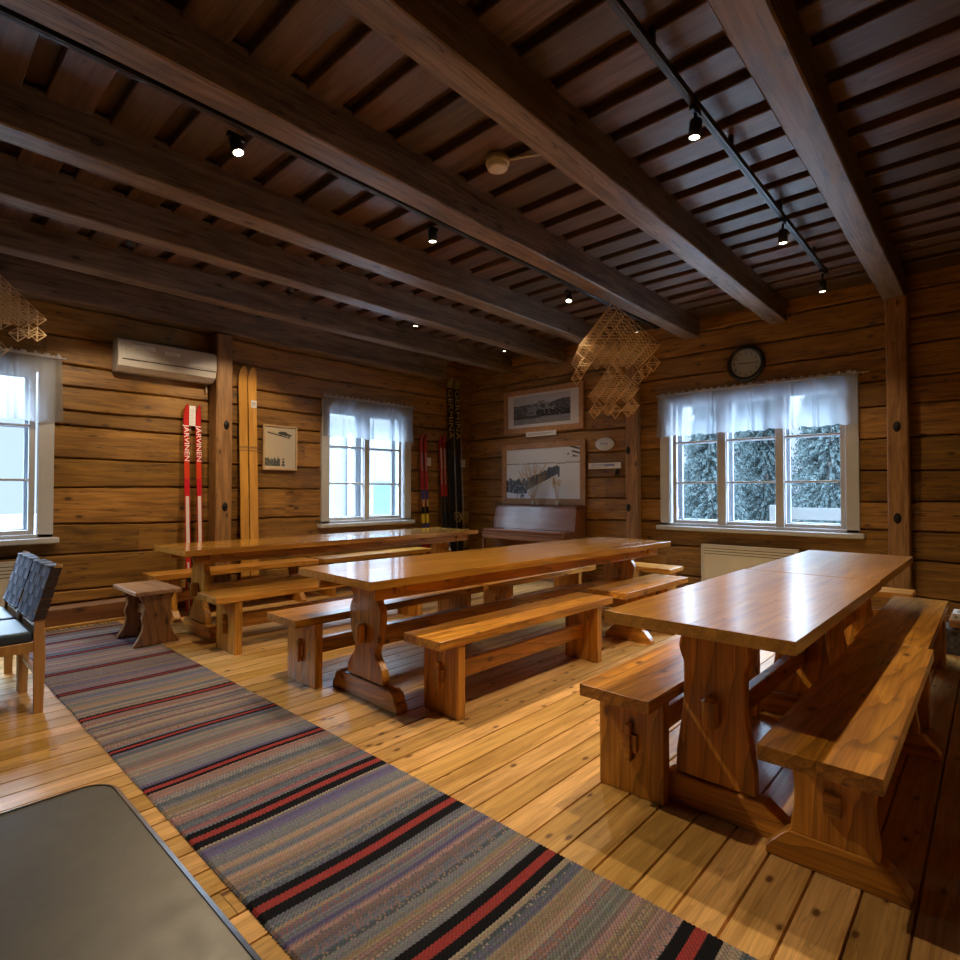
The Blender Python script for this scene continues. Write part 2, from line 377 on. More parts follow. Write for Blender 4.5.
# beams
def beam(y0, y1, zb, seed, x1=XB-.012):
    b = BM(); n = 70; rings = []
    for i in range(n+1):
        x = XW + .02 + (x1-XW-.02)*i/n
        def q(k): return noise.noise(Vector((x*.5, k*4.1, seed)))*.008 + noise.noise(Vector((x*1.8, k*4.1, seed+9)))*.003
        c = .008 + .005*noise.noise(Vector((x*1.3, 2, seed)))
        za, ya, yb = zb + q(1), y0 + q(2), y1 + q(3)
        rings.append([b.b.verts.new(p) for p in ((x, ya, 3.30), (x, ya + q(5), za+c+.1), (x, ya, za+c), (x, ya+c, za), (x, (ya+yb)/2, za+q(4)*.6), (x, yb-c, za), (x, yb, za+c), (x, yb+q(6), za+c+.1), (x, yb, 3.30))])
    for A, B in zip(rings, rings[1:]):
        for k in range(8):
            f = b.b.faces.new((A[k], B[k], B[k+1], A[k+1])); f.smooth = False
    b.b.faces.new(rings[0]); b.b.faces.new(rings[-1][::-1])
    return struct(b.done('ceiling_beam', M['beam']))
BEAMS = [(.595, .762), (1.615, 1.785), (2.545, 2.71), (3.58, 3.765), (4.42, 4.585), (5.395, 5.55), (-.42, -.25), (-1.42, -1.25)]
for i, (a, c) in enumerate(BEAMS): beam(a, c, BB, i*3.7+1)

beam(6.10, 6.288, 2.95, 41.3, 5.9)

# wall posts with iron bolts
def post(x0, x1, y0, y1, zt, bolts, face):
    b = BM(); b.box(x0, x1, y0, y1, 0, zt, .012, .1)
    o = struct(b.done('timber_column', M['post']))
    for (u, z) in bolts:
        k = BM(); k.lathe([(0, .012), (.030, .010), (.034, 0), (.036, -.004)], 14)
        k.lathe([(0, .03), (.013, .028), (.014, .01)], 6)
        mt = Matrix.Translation((u, y0, z) if face == 'A' else (x0, u, z)) @ (Matrix.Rotation(R(90), 4, 'X') if face == 'A' else Matrix.Rotation(R(-90), 4, 'Y'))
        mt = mt @ Matrix.Diagonal((.9, 1.5, .45, 1)) if face == 'A' else mt @ Matrix.Diagonal((1.5, .9, .45, 1))
        for v in k.b.verts: v.co = mt @ v.co
        k.done('bolt', M['iron'], o)
post(2.48, 2.652, 6.09, YA-.01, 2.93, [(2.585, 1.95), (2.575, 1.07)], 'A')
post(6.46, XB-.01, .578, .745, 3.06, [(.665, 1.84), (.67, .985)], 'B')
post(6.45, XB-.01, 3.285, 3.44, 3.03, [(3.395, 1.75), (3.395, 1.03)], 'B')

# ------------------------------------------------------------------ windows
def window(nm, mp, s0, s1, panes):
    """painted casement window: casing, sill, sashes with two thin bars each, panes and the white reveal behind"""
    z0, z1 = WZ0, WZ1
    def bx(b, a, c, d0, d1, za, zb, bev=.004):
        p, q = mp(a, d0, za), mp(c, d1, zb)
        b.box(min(p.x, q.x), max(p.x, q.x), min(p.y, q.y), max(p.y, q.y), za, zb, bev)
    b = BM(); cw = .115
    bx(b, s0, s0+cw, -.03, .03, z0, z1); bx(b, s1-cw, s1, -.03, .03, z0, z1); bx(b, s0+cw, s1-cw, -.03, .03, z1-cw, z1)
    root = struct(b.done(nm, M['white']))
    b = BM(); bx(b, s0-.04, s1+.04, -.075, .03, z0-.03, z0+.022, .008); bx(b, s0+.0, s1-.0, -.03, .03, z0+.022, z0+.055); b.done('sill', M['white'], root)
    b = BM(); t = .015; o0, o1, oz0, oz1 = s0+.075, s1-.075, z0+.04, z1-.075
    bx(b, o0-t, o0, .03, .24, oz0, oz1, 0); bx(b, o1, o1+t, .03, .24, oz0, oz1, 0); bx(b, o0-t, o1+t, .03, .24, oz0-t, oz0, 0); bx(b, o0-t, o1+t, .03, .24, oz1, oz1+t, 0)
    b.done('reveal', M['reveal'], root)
    b = BM(); P = panes
    for (a, c), (a2, c2) in zip(P, P[1:]): bx(b, c+.008, a2-.008, -.018, .06, z0+.055, z1-cw)      # mullions
    b.done('mullion', M['white'], root)
    for (a, c) in P:
        b = BM(); f = .045; za, zb = .893, 2.27
        bx(b, a-f, a, .012, .055, za-.05, zb+.05); bx(b, c, c+f, .012, .055, za-.05, zb+.05)
        bx(b, a, c, .012, .055, za-.05, za); bx(b, a, c, .012, .055, zb, zb+.05)
        for zm in (1.338, 1.822): bx(b, a, c, .016, .05, zm-.011, zm+.011, .003)
        sh = b.done('sash', M['white'], root)
        # outer sash of the double window
        b = BM(); f2 = .03
        bx(b, a-f, a+f2*.4, .16, .20, za-.05, zb+.05); bx(b, c-f2*.4, c+f, .16, .20, za-.05, zb+.05)
        bx(b, a, c, .16, .20, za-.05, za+.008); bx(b, a, c, .16, .20, zb, zb+.05)
        for zm in (1.338, 1.822): bx(b, a, c, .165, .195, zm-.010, zm+.010, .002)
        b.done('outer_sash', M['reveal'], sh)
        b = BM(); bx(b, a-.01, c+.01, .031, .034, za-.01, zb+.01, 0); b.done('pane', M['glass'], sh)
    return root
window('window_1', mpA, *W1, [(-.165, .355), (.455, .945)])
window('window_2', mpA, *W2, [(3.995, 4.515), (4.615, 5.14)])
window('window_3', mpB, *W3, [(1.147, 1.648), (1.746, 2.246), (2.358, 2.843)])

def curtain(label, mp, s0, s1, z0, z1, rod0, rod1, seed, folds):
    """gathered sheer valance with a frilled heading on a thin rod"""
    r = random.Random(seed); n = int((s1-s0)/.008); ph = [r.uniform(0, 6.28) for _ in range(8)]
    def off(s, v):
        a = 0
        for k in range(5): a += math.sin((s-s0)*(9+k*7.7) + ph[k])*(.015 - .0019*k)
        heavy = sum(math.exp(-((s-f)/.035)**2) for f in folds)
        return -.075 + a*(.35 + .75*v) - .028*heavy*math.cos((s)*120)*(.3+.7*v) - .010*v
    def P(u, v):
        s = s0 + (s1-s0)*u
        zz = z1 - (z1-z0)*v + .006*math.sin(s*23+ph[5])*v + .004*math.sin(s*61+ph[6])*v
        flare = (u-.5)*.03*v
        return mp(s + flare, off(s, v) + 0.004*math.sin(v*9+s*30), zz)
    b = BM(); b.grid(n, 22, P)
    o = tag(b.done('curtain', M['sheer']), label, 'curtain', 'white valances over the windows')
    b = BM()
    def F(u, v):
        s = s0 + (s1-s0)*u
        return mp(s, off(s, 0)*1.0 + .010*math.sin(s*150+ph[2])*(v), z1 + v*(.032 + .010*math.sin(s*75+ph[1]) + .006*math.sin(s*190)))
    b.grid(int((s1-s0)/.005), 3, F); b.done('heading_frill', M['frill'], o)
    b = BM(); b.tube([mp(rod0, -.076, z1+.008), mp(rod1, -.076, z1+.008)], .008, 10); b.done('rod', M['white'], o)
    for s in (rod0+.05, rod1-.05): b = BM(); b.tube([mp(s, -.076, z1+.0), mp(s, -.028, z1+.0)], .005, 8); b.done('rod_bracket', M['white'], o)
curtain('white sheer valance over the wide three-pane window below the clock', mpB, .985, 3.03, 1.90, 2.392, .885, 3.05, 5, [1.35, 1.55, 1.95, 2.38])
curtain('white sheer valance over the two-pane window between the small picture and the skis', mpA, 3.86, 5.32, 1.94, 2.44, 3.85, 5.37, 8, [4.15, 4.62, 4.9])
curtain('white sheer valance over the window left of the air conditioner', mpA, -.32, 1.16, 1.86, 2.435, -.35, 1.19, 13, [.3, .55, .8])

# ------------------------------------------------------------------ outside
b = BM(); b.box(-14, 60, -30, 60, -.75, -.7); tag(b.done('ground_outside', M['snow']), kind='structure')
b = BM(); b.box(-14, 14, 13.0, 60, -.70, -.69); tag(b.done('dimmed_field', plain('dimmed_snow', (.058, .066, .070), .9, noise_amt=.1, scale=2)), kind='structure')  # added sheet of far snow, coloured dark to hold down its glare
b = BM(); b.box(-8, 6.4, 6.62, 12.0, -.70, -.685); tag(b.done('unseen_bounce_cut', plain('bounce_cut_grey', (.10, .095, .09), .9, noise_amt=.4, scale=40)), kind='structure')  # unseen dark sheet added to cut snow bounce through the left windows
def spruce(x, y, h, seed, label):
    r = random.Random(seed)
    root = thing('spruce_tree', label, 'tree', (x, y, -.7), 0, 'spruces outside the wide window')
    b = BM(); b.tube([(0, 0, 0), (.03, .02, h*.5), (0, 0, h*.97)], .13, 8, r1=.015); b.done('trunk', M['bark'], root)
    b = BM(); z = .25
    while z < h:
        t = 1 - z/h; L = .12 + 1.0*t**.8*min(1, h/5); k = int(12 + 18*t)
        for i in range(k):
            a = r.uniform(0, 6.28); l = L*r.uniform(.65, 1.1); dr = r.uniform(.22, .5)
            d = Vector((math.cos(a), math.sin(a), 0)); e = Vector((-d.y, d.x, 0))
            p0 = Vector((0, 0, z)); 
            for j in range(13):                     # drooping sprays along the branch
                f0 = .06 + .94*j/13; q = p0 + d*l*f0 + Vector((0, 0, -dr*l*f0*f0 + r.uniform(-.05, .05)))
                w = .02 + .04*l*(1-f0*.6)
                for sgn in (-1, 1):
                    tip = q + d*(.03+.02*l) + e*sgn*w + Vector((0, 0, -r.uniform(.02, .10)))
                    b.quad([q - e*sgn*.02, q + d*.03 + e*sgn*w*.4 + Vector((0, 0, .02)), tip, q + e*sgn*w*.6 + Vector((0, 0, -.03))])
        z += .09 + .05*t
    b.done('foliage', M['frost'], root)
for i, (x, y, h, lb) in enumerate([
        (14.5, 5.35, 5.8, 'frosted spruce filling the left pane of the wide window'),
        (17.6, 4.9, 7.6, 'tall frosted spruce seen through the middle pane of the wide window'),
        (15.6, 2.9, 7.2, 'frosted spruce seen through the right pane of the wide window'),
        (20.2, 7.9, 4.4, 'low frosted spruce at the left edge of the wide window view'),
        (21.8, 6.6, 8.6, 'distant spruce between the left and middle panes of the wide window'),
        (20.3, 4.0, 8.0, 'distant spruce behind the right pane of the wide window'),
        (19.4, 1.6, 8.4, 'distant spruce at the right edge of the wide window view')]):
    spruce(x, y, h, 40+i, lb)
rail = thing('porch_railing', 'white wooden porch railing seen low in the right pane of the wide window', 'railing', (8.6, 1.7, -.7))
b = BM()
b.box(-.02, .02, -.62, .42, 1.55, 1.71); b.done('rail_board', M['outwall'], rail)
b = BM(); b.box(-.02, .02, -.62, .42, 1.36, 1.42); b.done('lower_rail', M['outwall'], rail)
for yy in (.42, .60, -.55):
    b = BM(); b.box(-.05, .05, yy-.035, yy+.035, 0, 1.74 if yy > 0 else 1.5); b.done('post', M['outwall'], rail)
shed = thing('white_shed', 'white boarded outbuilding with teal door seen through the two-pane window', 'building', (7.2, 10.6, -.7))
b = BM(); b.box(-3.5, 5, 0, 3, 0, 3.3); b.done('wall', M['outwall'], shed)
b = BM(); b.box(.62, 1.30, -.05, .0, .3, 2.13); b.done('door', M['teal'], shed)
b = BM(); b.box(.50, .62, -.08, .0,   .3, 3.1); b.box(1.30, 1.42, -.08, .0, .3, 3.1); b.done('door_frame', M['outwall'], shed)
b = BM(); b.tube([(-.02, -.07, 0), (-.02, -.07, 3.2)], .045, 10); b.done('downpipe', M['grey'], shed)
fen = thing('wire_fence', 'thin dark metal fence seen low through the window left of the air conditioner', 'fence', (.3, 12.2, -.7))
b = BM(); b.box(-1.2, 1.6, -.012, .012, 1.30, 1.33); b.done('top_rail', M['grey'], fen)
for i in range(14):
    b = BM(); b.tube([(-1.2+i*.2, 0, 0), (-1.2+i*.2, 0, 1.44)], .012, 6); b.done('picket', M['grey'], fen)

# ------------------------------------------------------------------ tables and benches
def two_boards(b, x0, x1, y0, y1, z0, z1, n, bev=.005, ton=.5):
    w = (y1-y0)/n
    for i in range(n): b.box(x0, x1, y0+w*i, y0+w*(i+1), z0, z1, bev, rng.uniform(-ton, ton))
def mirror(half): return [(y, z) for y, z in half] + [(-y, z) for y, z in reversed(half)]
ORN = [(.18, .69), (.182, .655), (.175, .625), (.150, .605), (.132, .585), (.135, .56), (.155, .535), (.166, .505), (.165, .47), (.158, .41), (.150, .36), (.132, .325), (.112, .30), (.108, .275), (.118, .25), (.145, .225), (.172, .195), (.188, .16), (.190, .115)]
SIM = [(.120, .69), (.125, .64), (.136, .60), (.130, .575), (.116, .54), (.116, .45), (.118, .38), (.134, .28), (.147, .2), (.150, .115)]
FOOT_ORN = [(.345, 0), (.345, .03), (.335, .05), (.318, .06), (.318, .085), (.300, .105), (.262, .118), (.235, .108), (.205, .115)]
FOOT_SIM = [(.31, 0), (.31, .018), (.18, .115)]
def table(label, x0, x1, yc, w, rz, orn, group, legx=.36, zt=.74, apron=True, boards=5, legx2=None):
    L = x1-x0
    t = thing('trestle_table', label, 'table', (x0, yc, 0), rz, group)
    b = BM(); two_boards(b, 0, L, -w/2, w/2, zt-.045, zt, boards, .0009, .3); b.done('tabletop', M['pine_top'] if orn else M['pine_top_worn'], t)
    prof, ft = (ORN, FOOT_ORN) if orn else (SIM, FOOT_SIM)
    k = w/.80 if orn else 1
    legx2 = legx2 or legx
    for xl in (legx, L-legx2):
        b = BM(); b.prism([(y*k, z*(zt-.045)/.69) for y, z in mirror(prof)], 'x', xl-.025, xl+.025, .004, rng.uniform(-.3, .3)); lg = b.done('leg', M['pine_z'], t)
        b = BM(); b.prism(mirror([(y*k, z) for y, z in ft]), 'x', xl-.04, xl+.04, .005, rng.uniform(-.3, .3)); b.done('foot', M['pine_y'], lg)
        b = BM(); b.box(xl-.035, xl+.035, -w/2+.05, w/2-.05, zt-.10, zt-.046, .005) if not orn else b.box(xl-.04, xl+.04, -w/2+.06, w/2-.06, zt-.10, zt-.046, .008); b.done('cross_batten', M['pine_y'], t)
        sg = -1 if xl < L/2 else 1
        b = BM(); b.box(xl+sg*.026, xl+sg*.085, -.026, .026, .335, .455, .012); b.done('tenon_wedge', M['pine_z'], t)
    b = BM(); b.box(legx+.026, L-legx2-.026, -.022, .022, .30, .39 if not orn else .42, .004); b.done('stretcher', M['pine_x'], t)
    if apron:
        for sg in (-1, 1):
            b = BM(); b.box(legx-.16, L-legx+.16, sg*(w/2-.10)-.014, sg*(w/2-.10)+.014, zt-.125, zt-.046, .004) ; b.done('apron', M['pine_x'], t)
    return t
G_T = 'varnished pine trestle tables'
table('long pine trestle table along the ski wall, farthest of the long pine tables', 1.69, 5.02, 5.09, .765, R(-1.2), True, G_T, legx=.26, zt=.765)
table('long pine trestle table in the middle of the room with scrolled legs', 1.785, 5.125, 2.795, .79, R(-2.5), True, G_T, legx=.25, zt=.765)
table('nearest pine trestle table on the right, glossy top reflecting the window', 1.98, 3.61, .810, .685, R(-.7), False, G_T, legx=.245, legx2=.14, zt=.765, apron=False, boards=2)
table('pine trestle table end to end behind the nearest one, by the timber column', 3.625, 5.12, .788, .665, R(-.5), False, G_T, legx=.27, zt=.765, apron=False, boards=2)

BSH = [(.132, .40), (.138, .365), (.130, .345), (.112, .325), (.106, .30), (.102, .25), (.104, .19), (.112, .14), (.114, .10)]
BFT = [(.185, 0), (.185, .026), (.172, .045), (.132, .092), (.118, .102)]
def bench(label, x0, x1, yc, w, kind, group, rz=0, zt=.45, inset=.17, z0=0):
    L = x1-x0
    t = thing('bench', label, 'bench', (x0, yc, z0), rz, group)
    b = BM(); two_boards(b, 0, L, -w/2, w/2, zt-.048, zt, 2, .0012, .45); b.done('seat', M['pine_x'], t)
    for xl in (inset, L-inset):
        sg = -1 if xl < L/2 else 1
        if kind == 'plank':
            b = BM(); b.box(xl-.028, xl+.028, -w/2+.008, w/2-.008, 0, zt-.0485, .004, rng.uniform(-.3, .3)); b.done('leg', M['pine_z'], t)
            b = BM(); b.box(xl+sg*.029, xl+sg*.042, -.034, .034, .18, .25, .002); b.box(xl+sg*.029, xl+sg*.055, -.011, .011, .14, .29, .002); b.done('tenon_wedge', M['pine_y'], t)
        else:
            k = w/.30
            b = BM(); b.prism(mirror([(y*k, z*(zt-.0485)/.40) for y, z in BSH]), 'x', xl-.025, xl+.025, .004, rng.uniform(-.3, .3)); lg = b.done('leg', M['pine_z'], t)
            b = BM(); b.prism(mirror([(y*k, z) for y, z in BFT]), 'x', xl-.032, xl+.032, .004); b.done('foot', M['pine_y'], lg)
            b = BM(); b.box(xl+sg*.026, xl+sg*.045, -.026, .026, .20, .27, .003); b.done('tenon_wedge', M['pine_y'], t)
    b = BM(); b.box(inset+.029, L-inset-.029, -.018, .018, .165, .265, .004); b.done('stretcher', M['pine_x'], t)
    return t
G_B = 'pine benches along the tables'
bench('nearest pine bench with a shaped foot, along the right side of the nearest table', 1.885, 3.595, .397, .325, 'shaped', G_B, inset=.245)
bench('pine bench pushed end to end behind the nearest right-hand bench, by the timber column', 3.60, 5.25, .415, .315, 'plank', G_B)
bench('pine bench with plank legs on the left side of the nearest table', 1.98, 3.50, 1.115, .302, 'plank', G_B)
bench('plank-legged pine bench along the right side of the middle table, nearer of two', 2.02, 3.76, 2.29, .30, 'plank', G_B, rz=R(-1))
bench('pine bench with shaped legs behind the front one on the right of the middle table', 3.94, 5.08, 2.27, .34, 'shaped', G_B, rz=R(-1), inset=.36)
bench('plank-legged pine bench left of the middle table, at its scrolled near leg', 1.755, 3.46, 3.32, .36, 'plank', G_B)
bench('pine bench behind the scrolled leg, farther along the left side of the middle table', 3.54, 5.25, 3.31, .33, 'plank', G_B, inset=.30)
bench('pine bench on the room side of the ski-wall table, end nearest the rug', 1.73, 3.45, 4.40, .36, 'plank', G_B)
bench('pine bench on the room side of the ski-wall table, end nearest the piano', 3.5, 5.2, 4.33, .34, 'plank', G_B)
bench('pine bench between the ski-wall table and the log wall, under the red skis', 1.78, 3.50, 5.90, .32, 'shaped', G_B, inset=.2)
bench('pine bench between the ski-wall table and the log wall, under the two-pane window', 3.56, 5.25, 5.88, .32, 'plank', G_B, inset=.14)
def stool(label, x0, x1, y0, y1, dark, z0=0):
    w, l = x1-x0, y1-y0
    t = thing('stool', label, 'stool', ((x0+x1)/2, (y0+y1)/2, z0), 0, 'short stools at the table heads')
    b = BM(); b.box(-w/2, w/2, -l/2, l/2, .405, .45-z0, .005, .1); b.done('seat', M['old_y' if dark else 'pine_y'], t)
    P = [(.165, 0), (.165, .012), (.13, .06), (.105, .12), (.098, .17), (.11, .22), (.10, .25), (.088, .29), (.092, .33), (.115, .37), (.13, .405)]
    for yy in (-l/2+.07, l/2-.11):
        b = BM(); b.prism(mirror(P), 'y', yy-.022, yy+.022, .004, rng.uniform(-.2, .2)); b.done('leg', M['old_z' if dark else 'pine_z'], t)
    b = BM(); b.box(-.018, .018, -l/2+.093, l/2-.133, .2, .28, .004); b.done('stretcher', M['old_y' if dark else 'pine_y'], t)
stool('dark pine stool with waisted legs standing on the striped rug at the table head', 1.40, 1.735, 4.905, 5.52, True, .012)
stool('pine stool at the far head of the middle table, under the right wall', 5.45, 5.79, 2.42, 3.02, False)
stool('pine stool at the far head of the right-hand tables, by the timber column', 5.39, 5.66, .475, 1.1, False)

# ------------------------------------------------------------------ rug
def build_rug():
    x0, x1, y0, y1 = .775, 1.605, -.9, 6.1
    dy = .0070; n = int((y1-y0)/dy); nx = 118; r = random.Random(4)
    red, blk = (.34, .055, .055), (.012, .012, .016)
    pal = [(0.235, 0.244, 0.271), (0.343, 0.287, 0.241), (0.203, 0.217, 0.271), (0.366, 0.269, 0.221), (0.16, 0.174, 0.235), (0.31, 0.191, 0.183), (0.218, 0.226, 0.229), (0.368, 0.321, 0.29), (0.2, 0.158, 0.169), (0.326, 0.223, 0.229), (0.144, 0.135, 0.262), (0.319, 0.253, 0.191), (0.114, 0.138, 0.179), (0.303, 0.141, 0.162)]
    rows = [None]*n; bands = [-.4, .10, .62, 1.125, 1.60, 2.09, 2.585, 3.08, 3.62, 4.15, 4.65, 5.16, 5.62, 5.95]
    for j in range(n):
        y = y0 + (j+.5)*dy
        for c in bands:
            d = abs(y-c); k = .95 if y < 2 else .8
            if d < (.018 if y < 2.3 else .013): rows[j] = (red, .10)
            elif d < (.054 if y < 2.3 else .034): rows[j] = (blk, .06)
    j = 0
    while j < n:
        if rows[j] is not None: j += 1; continue
        ln = r.choice([1, 2, 2, 3, 3, 4, 5, 6, 8]); base = r.choice(pal); alt = r.choice(pal); mixa = r.choice([0, 0, .25, .45, .7])
        for k in range(ln):
            rw = r.uniform(.72, 1.22)
            if j < n and rows[j] is None: rows[j] = ([base[i]*rw for i in range(3)], mixa, alt)
            j += 1
    b = BM(); vs = []
    for j in range(n+1):
        row = []
        for i in range(nx+1):
            y = y0 + j*dy; x = x0 + (x1-x0)*i/nx
            x += .006*noise.noise(Vector((i/nx*1.0, y*3, 2))) if i in (0, nx) else 0
            if i in (0, nx): x += (.004 if j % 2 else -.004)*(1 if i else -1)
            z = .0085 + .0022*math.sin((i + (j % 2))*math.pi) + (.0022 if (i+j) % 2 else -.0012) + .003*noise.noise(Vector((x*2, y*1.3, 0)))
            if i in (0, nx): z = .003
            row.append(b.b.verts.new((x + .012*noise.noise(Vector((0, y*.6, 8))), y + .006*math.sin(x*7+y*2), z)))
        vs.append(row)
    for j in range(n):
        e = rows[j]; base = e[0]; mixa = e[1]; alt = e[2] if len(e) > 2 else (.2, .06, .06)
        sp = r.uniform(0, 6.28)
        for i in range(nx):
            f = b.b.faces.new((vs[j][i], vs[j][i+1], vs[j+1][i+1], vs[j+1][i])); f.smooth = False
            s = 1.0 if (i+j) % 2 else .82
            if len(e) > 2 and (i + (j//2)) % 2 and r.random() < mixa: c = [alt[k]*s for k in range(3)]
            else: c = [base[k]*s*r.uniform(.88, 1.12) for k in range(3)]
            b._tag([f], 0, c)
    o = tag(b.done('rug', M['rug']), 'long striped rag rug with red and black bands on the board floor', 'rug')
    b = BM()
    for i in range(34):                                        # knotted warp fringe at the far end
        x = x0 + .015 + (x1-x0-.03)*i/33; dx = rng.uniform(-.015, .015)
        b.tube([(x, y1-.005, .007), (x+dx, y1+.03, .006), (x+dx*1.7, y1+.075+rng.uniform(0, .02), .004)], .0035, 5, col=(.30, .29, .27) if i % 3 else (.12, .12, .14))
    b.done('fringe', M['rug'], o)
build_rug()

# ------------------------------------------------------------------ near table with the rounded metal edge
t = thing('dining_table', 'worn dark linoleum-topped table with rounded metal-edged corner beside the rug', 'table', (.29-.62, 1.145, 0))
def rr(x0, x1, y0, y1, rad, n=8):
    P = []
    for cx, cy, a0 in ((x1-rad, y1-rad, 0), (x0+rad, y1-rad, 90), (x0+rad, y0+rad, 180), (x1-rad, y0+rad, 270)):
        for k in range(n+1):
            a = R(a0 + 90*k/n); P.append((cx+rad*math.cos(a), cy+rad*math.sin(a)))
    return P
b = BM(); b.prism(rr(-.62, .617, -.92, -.003, .045), 'z', .712, .7395, .0015); b.done('tabletop', M['lino'], t)
b = BM(); P1 = rr(-.624, .621, -.924, .001, .049); P2 = rr(-.617, .614, -.917, -.006, .042)
n = len(P1)
for i in range(n):
    q = (i+1) % n; a, c, d, e = P1[i], P1[q], P2[q], P2[i]
    b.quad([(*a, .708), (*c, .708), (*c, .738), (*a, .738)], smooth=True); b.quad([(*a, .738), (*c, .738), (*d, .7412), (*e, .7412)], smooth=True); b.quad([(*e, .7412), (*d, .7412), (*d, .7396), (*e, .7396)])
b.done('metal_edge', M['steel'], t)
b = BM(); b.box(-.54, .54, -.86, -.07, .63, .711, .004); b.done('apron', M['old_y'], t)
for xx in (-.52, .52):
    for yy in (-.85, -.09):
        b = BM(); b.tube([(xx, yy, 0), (xx, yy, .63)], .02, 12); b.done('leg', M['steel'], t)

# ------------------------------------------------------------------ chairs with woven backs
def chair(label, y0, y1):
    t = thing('dining_chair', label, 'chair', (.65, (y0+y1)/2, 0), 0, 'woven-back chairs')
    h = (y1-y0)/2; w = .022
    side = [(-.022, 0), (.022, 0), (.030, .30), (.022, .50), (.105, .815), (.075, .825), (.045, .77), (-.020, .56), (-.026, .44)]
    for s in (-1, 1):
        b = BM(); yy = s*(h-w/2); b.prism(side, 'y', yy-w/2, yy+w/2, .003, .1); b.done('rear_leg', M['birch'], t)
        b = BM(); b.prism([(-.46, 0), (-.425, 0), (-.415, .42), (-.465, .42)], 'y', yy-w/2, yy+w/2, .003); b.done('front_leg', M['birch'], t)
        b = BM(); b.box(-.415, -.025, yy-.009, yy+.009, .345, .40, .003); b.done('side_rail', M['birch'], t)
    b = BM(); b.box(-.012, .012, -h+w, h-w, .42, .475, .004); b.done('back_rail', M['birch'], t)
    b = BM(); b.box(-.012, .012, -h+w, h-w, .20, .235, .003); b.done('stretcher', M['birch'], t)
    b = BM(); b.box(-.475, -.024, -h+.004, h-.004, .395, .46, .022, seg=3); b.done('seat_cushion', M['navy'], t)
    # woven webbing wrapped round the two posts
    b = BM(); ns, nz = 6, 5
    def ax(z): return .0 + (z-.5)*(.083/.315)
    cols = [(.26, .28, .40), (.38, .40, .50), (.18, .19, .29), (.46, .47, .56)]
    for side_, dx in ((0, -.032), (1, .014)):
        for i in range(ns):
            for j in range(nz):
                ya, yb = -h-.004 + (2*h+.008)*i/ns, -h-.004 + (2*h+.008)*(i+1)/ns
                za, zb = .515 + .29*j/nz, .515 + .29*(j+1)/nz
                up = .0025 if (i+j) % 2 else 0
                g = .0015
                base = cols[(i*3+j*5) % 4]; k = rng.uniform(.8, 1.2)
                xs = lambda z: ax(z) + dx + (-up if side_ == 0 else up)
                b.grid(2, 3, lambda u, v: (xs(za+(zb-za)*v) - (.0015*math.sin(u*3.14)*(1 if side_ == 0 else -1)), ya+g+(yb-ya-2*g)*u, za+(zb-za)*v), lambda u, v: [c*k*(1 if v < .6 else .8) for c in base], smooth=False)
    for i in range(ns):                                            # loops over the top and bottom edges
        ya, yb = -h-.004 + (2*h+.008)*(i+.12)/ns, -h-.004 + (2*h+.008)*(i+.88)/ns
        for z, s in ((.806, 1), (.514, -1)):
            b.box(ax(z)-.040, ax(z)+.021, ya, yb, z-.004, z+.006, .002, col=(.42, .42, .48) if i % 2 else (.08, .08, .12))
    for s in (-1, 1):                                              # bands round the post sides
        for j in range(nz):
            za, zb = .515 + .29*j/nz + .003, .515 + .29*(j+1)/nz - .003
            b.quad([(ax(za)-.034, s*(h+.005), za), (ax(za)+.02, s*(h+.005), za), (ax(zb)+.02, s*(h+.005), zb), (ax(zb)-.034, s*(h+.005), zb)], col=(.045, .03, .03))
    b.done('woven_back', M['web'], t)
chair('birch chair with blue-grey woven back standing by the rug, nearest of two', 3.945, 4.435)
chair('birch chair with blue-grey woven back, second one, nearer the window', 4.47, 4.975)

# ------------------------------------------------------------------ left wall things
ac = thing('air_conditioner', 'white split air conditioner mounted high on the log wall beside a column', 'air conditioner', (0, 0, 0))
prof = [(YA-.018, 2.425), (YA-.018, 2.73), (YA-.17, 2.735), (YA-.205, 2.715), (YA-.215, 2.56), (YA-.212, 2.535), (YA-.195, 2.47), (YA-.12, 2.425)]
prof = [(a, z-.03) for a, z in prof]
b = BM(); b.prism(prof, 'x', 1.565, 2.475, .006); b.done('housing', M['white_plastic'], ac)
b = BM(); b.box(1.60, 2.465, YA-.2175, YA-.211, 2.500, 2.5065); b.done('panel_seam', M['slot'], ac)
b = BM(); b.prism([(YA-.2165, 2.515), (YA-.219, 2.53), (YA-.209, 2.686), (YA-.200, 2.686)], 'x', 1.63, 2.474, .002); b.done('front_panel', M['white_plastic'], ac)
for (x0, x1, za, zb, nl) in ((1.70, 1.88, 2.610, 2.650, 3), (1.97, 2.11, 2.60, 2.632, 2)):
    b = BM(); b.box(x0, x1, YA-.2225, YA-.2140, za, zb); st = b.done('pale_patch', M['pale_blue'], ac)  # pale blue-white patch on the front, crossed by thin grey lines
    b = BM()
    for k in range(nl): b.box(x0+.012, x1-.012-.03*k, YA-.2232, YA-.2224, za+.008+k*.011, za+.011+k*.011)
    b.done('text_like_lines', M['grey'], st)
b = BM(); b.box(1.60, 2.45, YA-.0175, YA-.006, 2.45, 2.71); b.done('mounting_plate', M['steel'], ac)
b = BM(); b.tube([(2.44, YA-.03, 2.425), (2.442, YA-.03, 2.30)], .008, 8); b.done('drain_hose', M['white_plastic'], ac)

